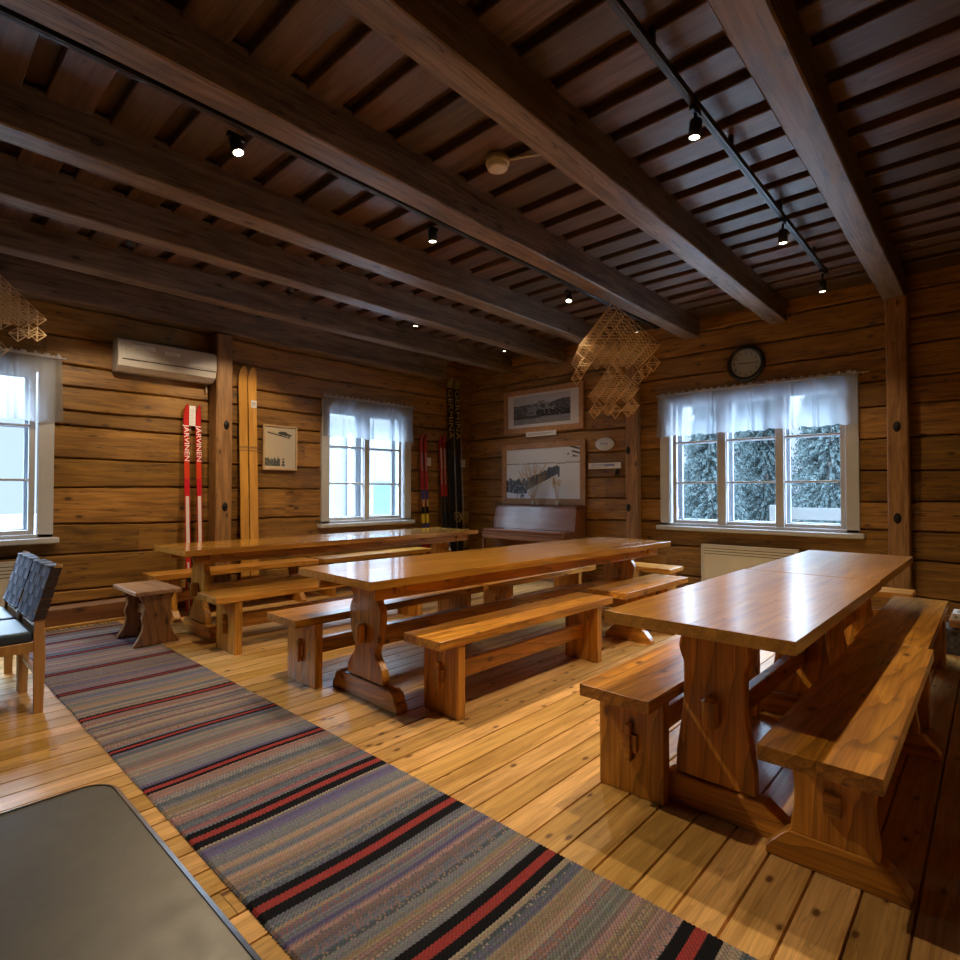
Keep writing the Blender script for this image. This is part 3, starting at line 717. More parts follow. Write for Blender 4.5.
def ski(label, x, w, h, group, colfn, ybase, tip=.16, mat=None, tilt=0, name='ski', thick=.014, waist=.10):
    """a ski standing on its tail and leaning on the log wall; colfn(z, u) gives the lacquer colour"""
    t = thing(name, label, 'ski', (x, 0, 0), 0, group)
    ln = math.hypot(h, ybase); n = 60; b = BM()
    def pt(v, u, side):
        z = h*v; k = 1 - waist*math.sin(min(1, max(0, (v-.08)/.84))*math.pi)
        f = 1.0
        e = (1-v)*h
        if e < tip: f = max(.04, math.sqrt(max(0, 1-((tip-e)/tip)**2.2)))
        yy = YA - .03 - ybase*(1-v) - side*thick
        if e < tip*1.3: yy -= .05*((tip*1.3-e)/(tip*1.3))**2
        return (tilt*z + (u-.5)*w*k*f, yy, z)
    for side in (0, 1): b.grid(n, 6, lambda v, u: pt(v, u, side), lambda v, u: colfn(h*v, u))
    for u in (0, 1): b.grid(n, 1, lambda v, s: pt(v, u, s), lambda v, s: colfn(h*v, .01))
    for v in (0, 1): b.grid(6, 1, lambda u, s: pt(v, u, s), lambda u, s: colfn(h*v, .01))
    return t, b.done('ski_body', mat or M['ski'], t), (lambda z: YA - .03 - ybase*(1-z/h) - thick)
RED, WHT, BLK, YEL, BLU = (.50, .025, .02), (.74, .66, .64), (.015, .015, .018), (.62, .40, .03), (.06, .05, .20)
def c_red(z, u):
    if z > 1.55: return (.42, .015, .02) if u < .12 or u > .9 else RED
    if z > 1.36: return (.62, .05, .02)
    if z > 1.18: return (.55, .015, .03)
    if z > .62: return WHT if .15 < u < .85 and not .42 < u < .58 else RED
    if z > .52: return RED
    return WHT if .3 < u < .7 else RED
for i, x in enumerate((2.232, 2.352)):
    t, bd, yf = ski('red and white racing ski against the log wall, ' + ('left one of the pair' if i == 0 else 'right one of the pair'), x, .054, 2.155, 'red and white skis', c_red, .14)
    z0 = 1.74; sl = math.atan(.14/2.155)
    Mx = Matrix.Translation((0, yf(z0)-.0012, z0)) @ Matrix.Rotation(R(90)-sl, 4, 'X') @ Matrix.Rotation(R(-90), 4, 'Z') @ Matrix.Diagonal((1.25, 1, 1, 1))
    text('JÄRVINEN', .070, M['snow_paint'], t, Mx)
    b = BM()
    for k in range(3):
        z = 1.985 + .035*k; y = yf(z)-.0014
        b.quad([(-.024, y, z), (.0, y, z+.014), (.0, y, z+.026), (-.024, y, z+.012)]); b.quad([(.0, y, z+.014), (.024, y, z), (.024, y, z+.012), (.0, y, z+.026)])
    b.done('chevron', M['snow_paint'], t)
    b = BM(); b.box(-.024, .024, yf(.62)-.030, yf(.62)-.002, .30, .40, .006); b.done('binding', M['black'], t)
b = BM(); b.box(2.262, 2.324, 6.246, 6.248, 1.93, 2.14); card = tag(b.done('paper_sign', M['paper']), 'tall white paper card fixed between the tips of the red and white skis', 'card')
b = BM()
for k in range(8): b.box(2.270, 2.316-.008*(k % 3), 6.2452, 6.2462, 1.945+k*.022, 1.950+k*.022)
b.done('text_like_lines', M['grey'], card)
for i, x in enumerate((2.832, 2.940)):
    t, bd, yf = ski('broad honey-coloured wooden jumping ski leaning on the wall, ' + ('nearer the column' if i == 0 else 'nearer the small picture'), x, .097, 2.66, 'wooden jumping skis', lambda z, u: (1, 1, 1), .13, mat=M['ski_wood'], tip=.14, waist=.05)
    b = BM(); b.box(-.046, .046, yf(1.75)-.003, yf(1.75)+.001, 1.72, 1.745); b.box(-.046, .046, yf(1.70)-.003, yf(1.70)+.001, 1.69, 1.705); b.done('stripe', plain('ski_band', (.30, .17, .05), .4) if i == 0 else bpy.data.materials['ski_band'], t)
b = BM(); b.box(2.918, 2.985, 6.228, 6.230, 2.19, 2.275); card = tag(b.done('paper_sign', M['paper']), 'small white card stuck on the right-hand wooden jumping ski', 'card')
b = BM(); [b.box(2.928, 2.972, 6.2272, 6.2282, 2.22+.02*k, 2.226+.02*k) for k in range(2)]; b.done('text_like_lines', M['ink'], card)

def c_small(z, u):
    if z > 1.82: return (.30, .02, .015)
    if z > 1.52: return (.42, .36, .40) if .3 < u < .7 else (.36, .02, .02)
    if z > 1.25: return (.36, .015, .02)
    if z > 1.10: return BLU
    if z > 1.0: return (.25, .02, .02) if u < .3 else (.55, .42, .12)
    if z > .90: return BLK
    if z > .76: return (.65, .48, .03)
    return BLU if z > .6 else (.3, .02, .02)
def c_small2(z, u):
    if z > 1.9: return (.28, .02, .03)
    if z > 1.6: return (.50, .36, .42) if u > .4 else (.34, .02, .03)
    if z > 1.33: return (.42, .38, .40) if .25 < u < .6 else (.40, .03, .03)
    if z > 1.17: return (.45, .03, .03)
    return BLK if u > .2 else (.06, .08, .10)
for i, (x, ti) in enumerate(((5.512, .0), (5.592, .0))):
    ski('short red, blue and yellow ski by the two-pane window, ' + ('left one of the pair' if i == 0 else 'right one of the pair'), x, .058, 2.09, 'red blue and yellow skis', c_small, .10, tilt=ti, tip=.12)
for i, (x, ti) in enumerate(((6.01, -.045), (6.085, -.045))):
    ski('short red ski with black tail, beside the tall black skis, ' + ('left one of the pair' if i == 0 else 'right one of the pair'), x-.07, .055, 2.11, 'red skis with black tails', c_small2, .09, tilt=-.02, tip=.12)
def c_blk(z, u):
    if z > 2.86: return (.30, .27, .12)
    if z > 2.80: return (.04, .04, .02)
    return BLK if u > .08 else (.05, .06, .05)
for i, x in enumerate((6.105, 6.255)):
    t, bd, yf = ski('tall black jumping ski with yellow lettering in the room corner, ' + ('left one of the pair' if i == 0 else 'right one of the pair'), x, .112, 3.0, 'black jumping skis', c_blk, .10, tip=.12, waist=.04)
    z0 = 2.44; Mx = Matrix.Translation((0, yf(z0)-.0012, z0)) @ Matrix.Rotation(R(90)-math.atan(.1/3), 4, 'X') @ Matrix.Rotation(R(-90), 4, 'Z') @ Matrix.Diagonal((1.45, 1, 1, 1))
    text('GERMINA', .125, M['yellow_paint'], t, Mx)
for i, x in enumerate((6.145, 6.30)):
    t = thing('ski_pole', 'thin old ski pole with a yellow ring basket before the black skis, ' + ('left one' if i == 0 else 'right one'), 'ski pole', (x, 6.10, 0), 0, 'ski poles in the corner')
    b = BM(); b.tube([(0, 0, 0), (-.05, .06, 2.25)], .006, 8); b.done('shaft', M['grey'], t)
    b = BM(); ring = [(.066*math.cos(a*.3307), .02+.02*math.sin(a*.3307), .84+.075*math.sin(a*.3307)) for a in range(20)]
    b.tube(ring, .008, 6); b.tube([(-.045, .02, .79), (.045, .02, .89)], .005, 5); b.tube([(-.045, .02, .89), (.045, .02, .79)], .005, 5)
    b.done('basket', plain('basket_yellow', (.42, .30, .08), .5) if i == 0 else bpy.data.materials['basket_yellow'], t)
for i, (x, lb) in enumerate(((5.67, 'small white card on the logs right of the red, blue and yellow skis'), (6.415, 'small white card on the logs right of the tall black skis'))):
    b = BM(); b.box(x-.055, x+.055, YA-.030, YA-.028, 1.62, 1.74); card = tag(b.done('paper_sign', M['paper']), lb, 'card')
    b = BM(); [b.box(x-.035, x+.03, YA-.0315, YA-.0302, 1.65+.018*k, 1.655+.018*k) for k in range(4)]; b.done('text_like_lines', M['grey'], card)

# pictures ---------------------------------------------------------------
def nz(x, y, s): return noise.noise(Vector((x, y, s)))
def picture(label, mp, s0, s1, z0, z1, fw, colfn, mat_w, flip, mat=None, nu=90, nv=60, tiltx=0, name='framed_picture'):
    t = thing(name, label, 'picture', (0, 0, 0))
    def bx(b, a, c, d0, d1, za, zb, bev=0):
        p, q = mp(a, d0, za), mp(c, d1, zb); b.box(min(p.x, q.x), max(p.x, q.x), min(p.y, q.y), max(p.y, q.y), za, zb, bev)
    b = BM()
    bx(b, s0, s0+fw, -.045, -.022, z0, z1, .003); bx(b, s1-fw, s1, -.045, -.022, z0, z1, .003); bx(b, s0+fw, s1-fw, -.045, -.022, z0, z0+fw, .003); bx(b, s0+fw, s1-fw, -.045, -.022, z1-fw, z1, .003)
    b.done('frame', mat or M['frame'], t)
    b = BM(); bx(b, s0+fw*.8, s1-fw*.8, -.030, -.024, z0+fw*.8, z1-fw*.8); b.done('backing', M['paper'], t)
    b = BM(); a, c = s0+fw, s1-fw
    b.grid(nu, nv, lambda u, v: mp(c-(c-a)*u if flip else a+(c-a)*u, -.0315, z0+fw+(z1-z0-2*fw)*v), lambda u, v: colfn(u, v), smooth=False)
    b.done('print', M['print'], t)
    return t
def lerp(a, b, f): f = max(0, min(1, f)); return [a[i]+(b[i]-a[i])*f for i in range(3)]
def c_pic1(u, v):                               # old winter photograph: woods, a slope and a crowd
    paper = (.72, .70, .70)
    if u < .09 or u > .89 or v < .10 or v > .93: return paper
    x, y = (u-.09)/.8, (v-.10)/.83
    g = .55 - .10*nz(x*3, y*3, 1)
    hor = .70 + .06*nz(x*4, 0, 2) + .22*max(0, x-.55)
    if y < hor: g = .10 + .12*abs(nz(x*30, y*9, 3)) + .10*nz(x*5, y*6, 4)
    slope = .52 + .30*math.exp(-((x-.50)/.22)**2)
    if .30 < y < slope and .25 < x < .75 and nz(x*14, y*14, 5) < .05: g = .30 + .1*nz(x*20, y*20, 6)
    if .22 < y < .47 + .12*nz(x*9, 0, 8) and (x > .42) and nz(x*40, y*12, 7) > -.25: g = .03
    if y < .24 + .03*nz(x*8, 0, 9): g = .26 + .08*nz(x*10, y*18, 10)
    if .2 < y < .30 and x < .5: g = .07
    g = max(.015, g); return (g*.95, g*.98, g*1.08)
def c_pic2(u, v):                               # snowfield with a dark procession towards a gate
    g = .86 + .05*nz(u*4, v*4, 21)
    if v > .70: g = .80
    if abs(v-.695-.01*nz(u*6, 0, 3)) < .012: g = .36
    if u < .30 and v < .38 + .06*nz(u*25, 0, 4) and v > .10 + .25*max(0, .12-u): g = .04 if nz(u*35, v*18, 5) > -.28 else .35
    yc = .30 + (u-.30)*.62
    if .30 < u < .72 and yc-.13*(1-(u-.3)) < v < yc + .10 + .05*nz(u*45, 0, 6): g = .07 + .05*nz(u*30, v*30, 7)
    if (abs(u-.60) < .012 or abs(u-.73) < .012) and .42 < v < .63: g = .05
    if .60 < u < .73 and (abs(v-.60) < .012 or abs(v-.55+.03*math.sin((u-.6)*24)) < .010): g = .06
    if u > .84 and v > .80 and math.sin((v+u*.5)*75) > .2 and nz(u*12, v*12, 8) > -.2: g = .06
    if .15 < u < .27 and v < .16 and nz(u*60, v*9, 9) > .2: g = .12
    g = max(.02, g); return (g*.93, g*.99, g*1.10)
def c_pic3(u, v):                               # ski jumper over spruce tops
    sky = lerp((.62, .50, .32), (.46, .42, .34), u*.8 + .2*v)
    d = lambda a, b, c, e: ((u-a)/c)**2 + ((v-b)/e)**2 < 1
    if d(.58, .86, .15, .045) or d(.70, .83, .10, .035) or d(.80, .82, .10, .018) or (abs(v-.80+(u-.5)*.16) < .014 and .08 < u < .80) or (abs(u-.78-(.83-v)*.3) < .02 and .74 < v < .84): return (.05, .05, .045)
    def tree(cx, top, w): return v < top and abs(u-cx) < w*(top-v)*(1+.5*math.sin(v*90))
    if v > .05 and (tree(.42, .31, .22) or tree(.60, .32, .20) or tree(.33, .22, .4)): return (.07, .075, .06)
    if u < .50 and v < .24 + .08*nz(u*14, 0, 5) - .10*max(0, u-.3) and v > .06: return (.10, .10, .075) if nz(u*22, v*22, 3) > -.2 else (.2, .19, .14)
    return sky
picture('small framed picture of a ski jumper above spruces, beside the wooden skis', mpA, 3.08, 3.515, 1.485, 2.02, .022, c_pic3, None, False, mat=wood('pale_frame', (.42, .28, .14), (.55, .38, .2), 'x', .4, kscale=0), nu=60, nv=70)
picture('framed old winter photograph of a hillside crowd, upper of two over the piano', mpB, 4.115, 5.535, 2.10, 2.745, .075, c_pic1, None, True, mat=M['frame'])
picture('large framed snow photograph with a dark procession, lower of two over the piano', mpB, 4.09, 5.575, 1.045, 1.945, .085, c_pic2, None, True, mat=M['frame'], nu=120, nv=80)
def wall_card(label, s0, s1, z0, z1, lines, name='caption_sign', d=-.050):
    b = BM(); b.box(XB+d, XB+d+.004, s0, s1, z0, z1); o = tag(b.done(name, M['paper']), label, 'card')
    b = BM()
    for (a, c, za, zb, k) in lines: b.box(XB+d-.001, XB+d, s1-(s1-s0)*c, s1-(s1-s0)*a, z0+(z1-z0)*za, z0+(z1-z0)*zb)
    b.done('text_like_lines', M['grey'], o); return o
wall_card('white caption card under the upper framed photograph', 4.56, 5.10, 2.035, 2.105, [(.08, .9, .55, .68, 0), (.08, .75, .28, .40, 0)])
o = wall_card('long white card below the oval plaque, left of the wall column', 3.565, 4.05, 1.535, 1.615, [(.08, .60, .25, .36, 0)], d=-.03)
b = BM(); b.box(XB-.0315, XB-.0303, 3.66, 4.0, 1.582, 1.592); b.box(XB-.0315, XB-.0303, 3.65, 3.80, 1.570, 1.582); b.done('blue_print', M['blueink'], o)
b = BM(); Mx = Matrix.Translation((XB-.012, 3.795, 1.863)) @ Matrix.Rotation(R(-90), 4, 'Y') @ Matrix.Diagonal((.085, .145, 1, 1))
b.lathe([(0, .034), (.72, .033), (.86, .028), (.95, .026), (1.0, .018), (1.0, 0)], 40, Mx)
o = tag(b.done('hanging_plaque', plain('glazed_plaque', (.62, .63, .66), .25, noise_amt=.08, scale=40)), 'pale oval plaque on the logs right of the framed photographs', 'plaque')
b = BM()
for k in range(26):
    a = k*2*math.pi/26; q = 1 if k % 2 else .92
    b.box(XB-.047, XB-.0445, 3.795+.112*q*math.cos(a)-.003, 3.795+.112*q*math.cos(a)+.003, 1.863+.062*q*math.sin(a)-.003, 1.863+.062*q*math.sin(a)+.003)
for k in range(4): b.box(XB-.047, XB-.0455, 3.795-.05+.03*k, 3.795-.035+.03*k, 1.855, 1.872+.006*(k % 2))
b.done('glaze_dots', M['blueink'], o)
b = BM(); b.tube([(XB-.015, 3.62, 1.50), (XB-.06, 3.62, 1.49), (XB-.07, 3.62, 1.46), (XB-.045, 3.62, 1.445)], .009, 8); b.box(XB-.022, XB-.012, 3.60, 3.64, 1.44, 1.53, .003)
tag(b.done('hanging_hook', M['iron']), 'small dark hook on the logs under the long white card', 'hook')

# clock
ck = thing('wall_clock', 'round black-rimmed wall clock above the wide window', 'clock', (XB-.012, 2.02, 2.655))
Ry = Matrix.Rotation(R(-90), 4, 'Y')
b = BM(); b.lathe([(.155, .035), (.160, .052), (.178, .056), (.195, .042), (.200, .015), (.198, 0), (0, 0)], 48, Ry); b.done('rim', M['black'], ck)
b = BM(); b.lathe([(0, .036), (.158, .036)], 48, Ry); b.done('dial', plain('clock_dial', (.62, .60, .57), .3, noise_amt=.03), ck)
for k in range(12):
    a = R(30*(k+1)); Mt = Matrix.Translation((-.0375, -.122*math.sin(a), .122*math.cos(a))) @ Matrix(((0, 0, -1, 0), (-1, 0, 0, 0), (0, 1, 0, 0), (0, 0, 0, 1)))
    text(str(k+1), .042, M['ink'], ck, Mt, 'numeral')
def hand(l, w, a, nm, x):
    b = BM(); Mt = Matrix.Rotation(a, 4, 'X'); b.box(x-.001, x+.001, -w, w, -.025, l, M=Mt); b.done(nm, M['black'], ck)
hand(.075, .005, R(-84), 'hour_hand', -.040); hand(.115, .0035, R(92), 'minute_hand', -.043)
b = BM(); b.lathe([(0, .049), (.156, .049), (.156, .046), (0, .046)], 40, Ry); b.done('glass', M['glass'], ck)

# radiators
def radiator(label, mp, s0, s1, z0, z1, slots):
    t = thing('radiator', label, 'radiator', (0, 0, 0))
    def bx(b, a, c, d0, d1, za, zb, bev=.006):
        p, q = mp(a, d0, za), mp(c, d1, zb); b.box(min(p.x, q.x), max(p.x, q.x), min(p.y, q.y), max(p.y, q.y), za, zb, bev)
    b = BM(); bx(b, s0, s1, -.12, -.055, z0, z1); b.done('panel', M['cream'], t)
    b = BM(); bx(b, s0+.008, s1-.008, -.128, -.119, z1-.012, z1+.004, .002); bx(b, s0, s0+.03, -.128, -.119, z0, z1, .003); bx(b, s1-.03, s1, -.128, -.119, z0, z1, .003); b.done('trim_edge', M['white_plastic'], t)
    b = BM()
    for k in range(slots): bx(b, s0+.03, s1-.03, -.1225, -.119, z1-.045-.03*k, z1-.039-.03*k, 0)
    b.done('grille', M['grey'] if slots > 4 else M['slot'], t)
    b = BM(); [bx(b, s, s+.04, -.10, -.075, 0, z0+.003, .002) for s in (s0+.15, s1-.2)]; b.done('foot', M['cream'], t)
radiator('white panel radiator under the wide three-pane window', mpB, 1.50, 2.50, .11, .63, 3)
radiator('white panel radiator behind the woven-back chairs, under the left window', mpA, -.3, .885, .11, .635, 4)

# ------------------------------------------------------------------ piano
pn = thing('piano', 'low reddish-brown upright piano against the right wall beneath the framed photographs', 'piano', (0, 0, 0))
y0, y1 = 4.08, 5.50
for yy in (y0, y1-.03):
    b = BM(); b.prism([(6.565, 0), (6.565, 1.015), (6.325, 1.000), (6.275, .70), (6.275, .60), (6.30, .56), (6.30, 0)], 'y', yy, yy+.03, .003); b.done('side_panel', M['piano'], pn)
    b = BM(); b.prism([(6.275, .70), (6.275, .575), (6.04, .575), (6.02, .60), (6.02, .655), (6.06, .70)], 'y', yy+.001, yy+.029, .003); b.done('key_cheek', M['piano'], pn)
    b = BM(); b.box(6.03, 6.075, yy+.0, yy+.03, 0, .574, .006); b.done('leg', M['piano'], pn)
b = BM(); b.box(6.322, 6.57, y0-.004, y1+.004, 1.016, 1.036, .004); b.done('top_lid', M['piano'], pn)
b = BM(); b.prism([(6.33, 1.012), (6.345, 1.012), (6.297, .705), (6.282, .705)], 'y', y0+.031, y1-.031, .002, .3); b.done('music_panel', M['piano'], pn)
b = BM(); b.box(6.005, 6.281, y0+.031, y1-.031, .672, .70, .006, .5); b.done('keyboard_lid', M['piano'], pn)
b = BM(); b.box(6.01, 6.28, y0+.031, y1-.031, .565, .625, .004); b.box(6.025, 6.05, y0+.031, y1-.031, .628, .668, .003); b.done('key_bed', M['piano'], pn)
b = BM(); b.box(6.305, 6.335, y0+.031, y1-.031, .09, .56, .003, -.3); b.done('lower_panel', M['piano'], pn)
b = BM(); b.box(6.30, 6.55, y0+.031, y1-.031, .0, .085, .003); b.done('plinth', M['piano'], pn)
b = BM(); [b.box(6.20, 6.30, 4.72+.11*k, 4.75+.11*k, .05, .062, .003) for k in range(2)]; b.done('pedal', plain('brass', (.6, .42, .15), .3, metal=1), pn)

def grasses(label, y, x, h, sp, n, seed, vase):
    r = random.Random(seed); t = thing('dried_grass', label, 'dried grass', (x, y, 1.0365), 0, 'dried grasses on the piano')
    if vase:
        b = BM(); b.lathe([(0, 0), (.022, .0), (.028, .02), (.024, .05), (.014, .062), (.016, .07), (.012, .068), (.010, .02), (0, .012)], 20); b.done('vase', M['white_plastic'], t)
    b = BM(); hd = BM()
    for i in range(n):
        a, f = r.uniform(-1, 1), r.uniform(.55, 1.0); dx = r.uniform(-.05, .03)
        P = [(0+r.uniform(-.004, .004), 0+r.uniform(-.006, .006), .02)] + [(dx*q, a*sp*q**1.5, h*f*q*(1-.04*abs(a))) for q in (.3, .55, .8, 1.0)]
        b.tube(P, .0016, 4, r1=.0008)
        for q in range(7):
            p = Vector(P[3]).lerp(Vector(P[4]), q/6); hd.tube([p, p + Vector((r.uniform(-.02, .02), r.uniform(-.03, .03), r.uniform(.015, .04)))], .0018, 4)
    b.done('stems', M['grass_dry'], t); hd.done('seed_heads', M['grass_dry'], t)
grasses('fan of dried grass in a small pale vase on the piano, before the snow photograph', 4.90, 6.46, .63, .28, 46, 3, True)
grasses('short thin tuft of dried grass standing on the right half of the piano top', 4.47, 6.45, .40, .08, 14, 6, True)

# ------------------------------------------------------------------ straw mobiles
def bar(b, p, q, r=.0026): b.tube([p, q], r, 4, smooth=False, cap=False)
def octa(b, c, r, seen, ro=.0026):
    s = r/math.sqrt(2); E = [Vector((c[0]+i*s, c[1]+j*s, c[2])) for i, j in ((1, 1), (-1, 1), (-1, -1), (1, -1))]; T, B = Vector((c[0], c[1], c[2]+r)), Vector((c[0], c[1], c[2]-r))
    for i in range(4):
        for p, q in ((E[i], E[(i+1) % 4]), (E[i], T), (E[i], B)):
            k = tuple(sorted((tuple(round(v, 3) for v in p), tuple(round(v, 3) for v in q))))
            if k in seen: continue
            seen.add(k); bar(b, p, q, ro)
def himmeli(label, loc, rz, n1, r, n2, sc=1):
    t = thing('straw_mobile', label, 'mobile', loc, rz, 'straw mobiles'); s = r*math.sqrt(2)
    top = -.03
    b = BM(); b.tube([(0, 0, .0), (0, 0, top)], .0015, 5); b.done('hanging_string', M['straw'], t)
    def pyr(n, ztop, name):
        b = BM(); seen = set(); pos = []
        for k in range(n):
            for i in range(k+1):
                for j in range(k+1):
                    if k < n-1 and 0 < i < k and 0 < j < k: continue
                    c = ((i-k/2)*s, (j-k/2)*s, ztop - r - k*r)
                    octa(b, c, r, seen)
                    if k == n-1: pos.append((i, j, c))
        b.done(name, M['straw'], t); return pos, ztop - r - (n-1)*r
    pos, zb = pyr(n1, top, 'straw_pyramid')
    def pend(c, drop):
        b = BM(); cc = (c[0], c[1], c[2]-r*2.02-drop); octa(b, cc, r, set(), .003); b.tube([(c[0], c[1], c[2]-r), (c[0], c[1], cc[2]+r)], .001, 4); b.done('octahedron_pendant', M['straw'], t)
    m = n1-1
    for i, j, c in pos:
        e = (i in (0, m)) + (j in (0, m))
        if e == 2 or (e == 1 and (i+j) % 3 == 0): pend(c, .012)
    pos2, zb2 = pyr(n2, zb - r*1.02, 'straw_pyramid')
    m = n2-1
    for i, j, c in pos2:
        if (i in (0, m) or j in (0, m)) and (i+j) % 2 == 0 or (i, j) == (1, 2): pend(c, .01)
himmeli('large straw mobile of stacked octahedra hanging from a beam over the middle table', (4.70, 2.63, BB-.004), R(39), 7, .071, 4)
himmeli('straw mobile hanging over the woven-back chairs, cut by the left photo edge', (.47, 5.47, BB-.004), R(40), 8, .055, 4)

# ------------------------------------------------------------------ ceiling lights
def track(label, y, x0, x1, z):
    b = BM(); b.box(x0, x1, y-.018, y+.018, z-.018, z+.018, .003)
    o = tag(b.done('lighting_track', M['black']), label, 'lighting track', 'black lighting tracks')
    b = BM(); b.box(x0+.01, x1-.01, y-.006, y+.006, z-.0195, z-.0175); b.done('conductor_slot', M['slot'], o)
    b = BM(); b.box(x1-.05, x1+.03, y-.024, y+.024, z-.03, z+.02, .004); b.done('end_cap', M['black'], o)
    x = x0+.3
    while x < x1: b = BM(); b.box(x-.012, x+.012, y-.012, y+.012, z+.017, ZC+.012); b.done('ceiling_clip', M['black'], o); x += 1.0
track('black lighting track between the two right-hand beams', 1.085, -1.0, 5.68, 3.185)
track('black lighting track along the side of the thick middle beam', 2.80, -1.5, 6.0, 3.10)
track('black lighting track behind the fourth and fifth beams, facing the log wall', 4.68, -1.0, 6.1, 3.185)
LIGHTS = []
def spot(label, x, y, z, aim, power, lit=True, size=118, blend=.55, rad=.025, off=.05):
    t = thing('track_spotlight', label, 'spotlight', (x, y, z), 0, 'track spotlights')
    d = (Vector(aim) - Vector((x, y, z-.05))).normalized(); q = d.to_track_quat('-Z', 'Y').to_matrix().to_4x4(); Mt = Matrix.Translation((0, 0, -off)) @ q
    b = BM(); b.box(-.045, .045, -.014, .014, -.028, -.0005, .003); b.tube([(0, 0, -.028), (0, 0, -off)], .008, 8); b.done('bracket', M['black'], t)
    b = BM(); b.lathe([(0, .035), (.026, .035), (.031, .028), (.031, -.060), (.027, -.060), (.025, -.052)], 20, Mt); b.done('lamp_housing', M['black'], t)
    b = BM(); b.lathe([(0, -.053), (.0262, -.053)], 20, Mt); b.done('lens', M['lamp'], t)
    L = bpy.data.lights.new('spot_lamp', 'SPOT'); L.energy = power; L.color = (1, .77, .50); L.spot_size = R(size); L.spot_blend = blend; L.shadow_soft_size = rad
    o = bpy.data.objects.new('spot_lamp', L); COL.objects.link(o)
    o.matrix_world = Matrix.Translation((x, y, z)) @ Mt @ Matrix.Translation((0, 0, -.066)); LIGHTS.append(o)
P1 = 108
spot('track spotlight over the nearest table, largest in the photo', 2.78, 1.085, 3.166, (2.5, 1.25, 0), P1*1.55, size=104, blend=.9, off=.095)
spot('middle spotlight on the right-hand track, over the second right table', 4.36, 1.085, 3.166, (4.30, 1.10, 0), P1*.8, off=.11)
spot('spotlight at the far end of the right-hand track near the wide window', 5.60, 1.085, 3.166, (5.55, 1.10, 0), P1*.35, off=.13)
spot('glaring spotlight nearest the camera on the thick middle beam', 1.25, 2.86, 3.081, (1.5, 1.75, 0), P1*1.75, size=122)
spot('spotlight under the thick middle beam right of the glaring one', 2.62, 2.86, 3.081, (2.65, 2.75, 0), P1)
spot('spotlight under the thick middle beam left of the straw mobile', 4.32, 2.86, 3.081, (3.2, 2.3, 0), P1*.8, size=70, blend=.8)
spot('spotlight seen through the large straw mobile', 5.64, 2.86, 3.081, (5.9, 3.0, 0), P1*.22, size=90, blend=.8)
spot('spotlight above the air conditioner turned to the log wall', 1.28, 4.68, 3.166, (1.55, 6.2, .9), P1*1.1, size=80, blend=.4)
spot('spotlight before the wall column turned to the log wall', 2.56, 4.68, 3.166, (2.8, 6.2, .95), P1*1.1, size=80, blend=.4)
spot('spotlight above the ski-wall table before the two-pane window', 4.05, 4.68, 3.166, (3.7, 4.9, 0), P1*.5)
spot('spotlight nearest the corner with the black skis', 5.55, 4.68, 3.166, (5.7, 4.6, 0), P1*.2)

sd = thing('smoke_detector', 'round white smoke detector on the ceiling boards beside the second beam', 'smoke detector', (2.55, 2.20, ZC-.006))
b = BM(); b.lathe([(0, -.075), (.045, -.075), (.062, -.066), (.066, -.045)], 28); b.done('sensor_head', M['white_plastic'], sd)
b = BM(); b.lathe([(.066, -.045), (.072, -.040), (.072, 0), (0, 0)], 28); b.done('base', M['cream'], sd)
b = BM(); b.tube([(.03, -.06, -.02), (.14, -.29, -.02)], .009, 8); b.done('cable_conduit', M['white_plastic'], sd)

# ------------------------------------------------------------------ low bench by the right edge
lb = thing('low_bench', 'low dark plank bench with a white paper stack, by the right photo edge', 'bench', (5.72, 0, 0))
b = BM(); b.box(-.20, .20, -.75, .27, .21, .268, .005); b.done('seat', M['old_y'], lb)
for yy in (-.68, .0): b = BM(); b.box(-.17, .17, yy-.02, yy+.02, 0, .209, .004); b.done('leg', M['old_z'], lb)
b = BM(); b.box(-.11, .11, -.07, .07, 0, .05, .004); pk = b.done('paper_stack', M['paper'], loc=(5.64, .18, .2685)); tag(pk, 'small stack of white printed papers on the low bench at the right edge', 'papers')
b = BM(); [b.box(-.1106, -.1098, -.05+.03*k, -.034+.03*k, .012+.007*(k % 3), .034) for k in range(4)]; b.box(-.07, .05, -.045, .045, .0502, .0506); b.done('text_like_lines', M['grey'], pk)
b = BM(); r = random.Random(9)
for face in range(3):
    for i in range(14):
        for j in range(8):
            c = r.choice([(.14, .145, .16), (.22, .22, .24), (.09, .09, .11)]); up = .004 if (i+j) % 2 else 0
            if face == 0: q = [(-.15-up, -.15+.3*i/14, .195*j/8), (-.15-up, -.15+.3*(i+1)/14, .195*j/8), (-.15-up, -.15+.3*(i+1)/14, .195*(j+1)/8), (-.15-up, -.15+.3*i/14, .195*(j+1)/8)]
            else:
                yy = (-.15-up) if face == 1 else (.15+up); q = [(-.15+.3*i/14, yy, .195*j/8), (-.15+.3*(i+1)/14, yy, .195*j/8), (-.15+.3*(i+1)/14, yy, .195*(j+1)/8), (-.15+.3*i/14, yy, .195*(j+1)/8)]
            b.quad(q, col=c)
b.box(-.146, .146, -.146, .146, .002, .19, col=(.1, .1, .11))
tag(b.done('woven_basket', M['basket'], loc=(5.70, .18, 0.001)), 'grey woven basket standing under the low bench at the right edge', 'basket')

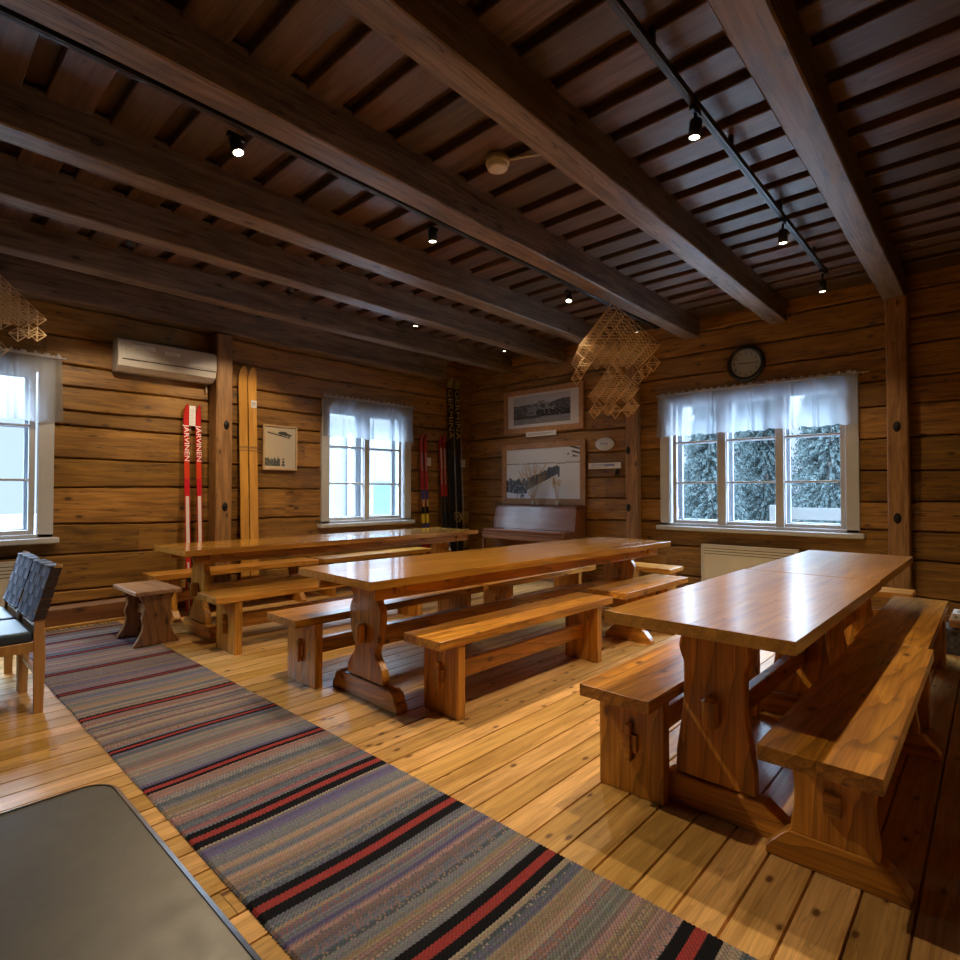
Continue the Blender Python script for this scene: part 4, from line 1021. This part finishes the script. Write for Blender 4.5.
# ------------------------------------------------------------------ daylight, camera, render look
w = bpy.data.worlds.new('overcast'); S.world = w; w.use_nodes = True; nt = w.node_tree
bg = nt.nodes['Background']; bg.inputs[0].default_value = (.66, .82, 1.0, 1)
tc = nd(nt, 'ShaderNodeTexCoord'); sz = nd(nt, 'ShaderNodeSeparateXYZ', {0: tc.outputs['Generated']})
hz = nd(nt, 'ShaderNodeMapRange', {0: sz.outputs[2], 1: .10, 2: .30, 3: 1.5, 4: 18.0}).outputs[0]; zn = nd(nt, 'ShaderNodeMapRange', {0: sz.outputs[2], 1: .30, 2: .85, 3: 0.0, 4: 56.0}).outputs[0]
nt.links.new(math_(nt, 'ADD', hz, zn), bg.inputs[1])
def portal(loc, rot, sx, sy):
    L = bpy.data.lights.new('window_portal', 'AREA'); L.shape = 'RECTANGLE'; L.size = sx; L.size_y = sy; L.cycles.is_portal = True
    o = bpy.data.objects.new('window_portal', L); COL.objects.link(o); o.location = loc; o.rotation_euler = rot
portal((XB+.25, 2.005, 1.6), (0, R(90), 0), 1.5, 1.9)
portal((.41, YA+.25, 1.6), (R(-90), 0, 0), 1.3, 1.5)
portal((4.6, YA+.25, 1.6), (R(-90), 0, 0), 1.3, 1.5)

F = 560
cam = bpy.data.cameras.new('camera'); co = bpy.data.objects.new('camera', cam); COL.objects.link(co); S.camera = co
cam.sensor_fit = 'HORIZONTAL'; cam.sensor_width = 36; cam.lens = 36*F/960; cam.clip_start = .02; cam.clip_end = 200
co.location = (0, 0, 1.24); co.rotation_euler = (R(90+1.12), 0, R(42.6-90))
S.view_settings.view_transform = 'Standard'; S.view_settings.look = 'None'; S.view_settings.exposure = -.25; S.view_settings.gamma = 1; S.view_settings.use_curve_mapping = False
cy = S.cycles; cy.use_denoising = True; cy.denoising_input_passes = 'RGB_ALBEDO_NORMAL'; cy.denoising_prefilter = 'ACCURATE'; cy.max_bounces = 8; cy.diffuse_bounces = 3; cy.glossy_bounces = 4; cy.transmission_bounces = 6; cy.transparent_max_bounces = 12; cy.sample_clamp_indirect = 4; cy.caustics_reflective = False; cy.caustics_refractive = False
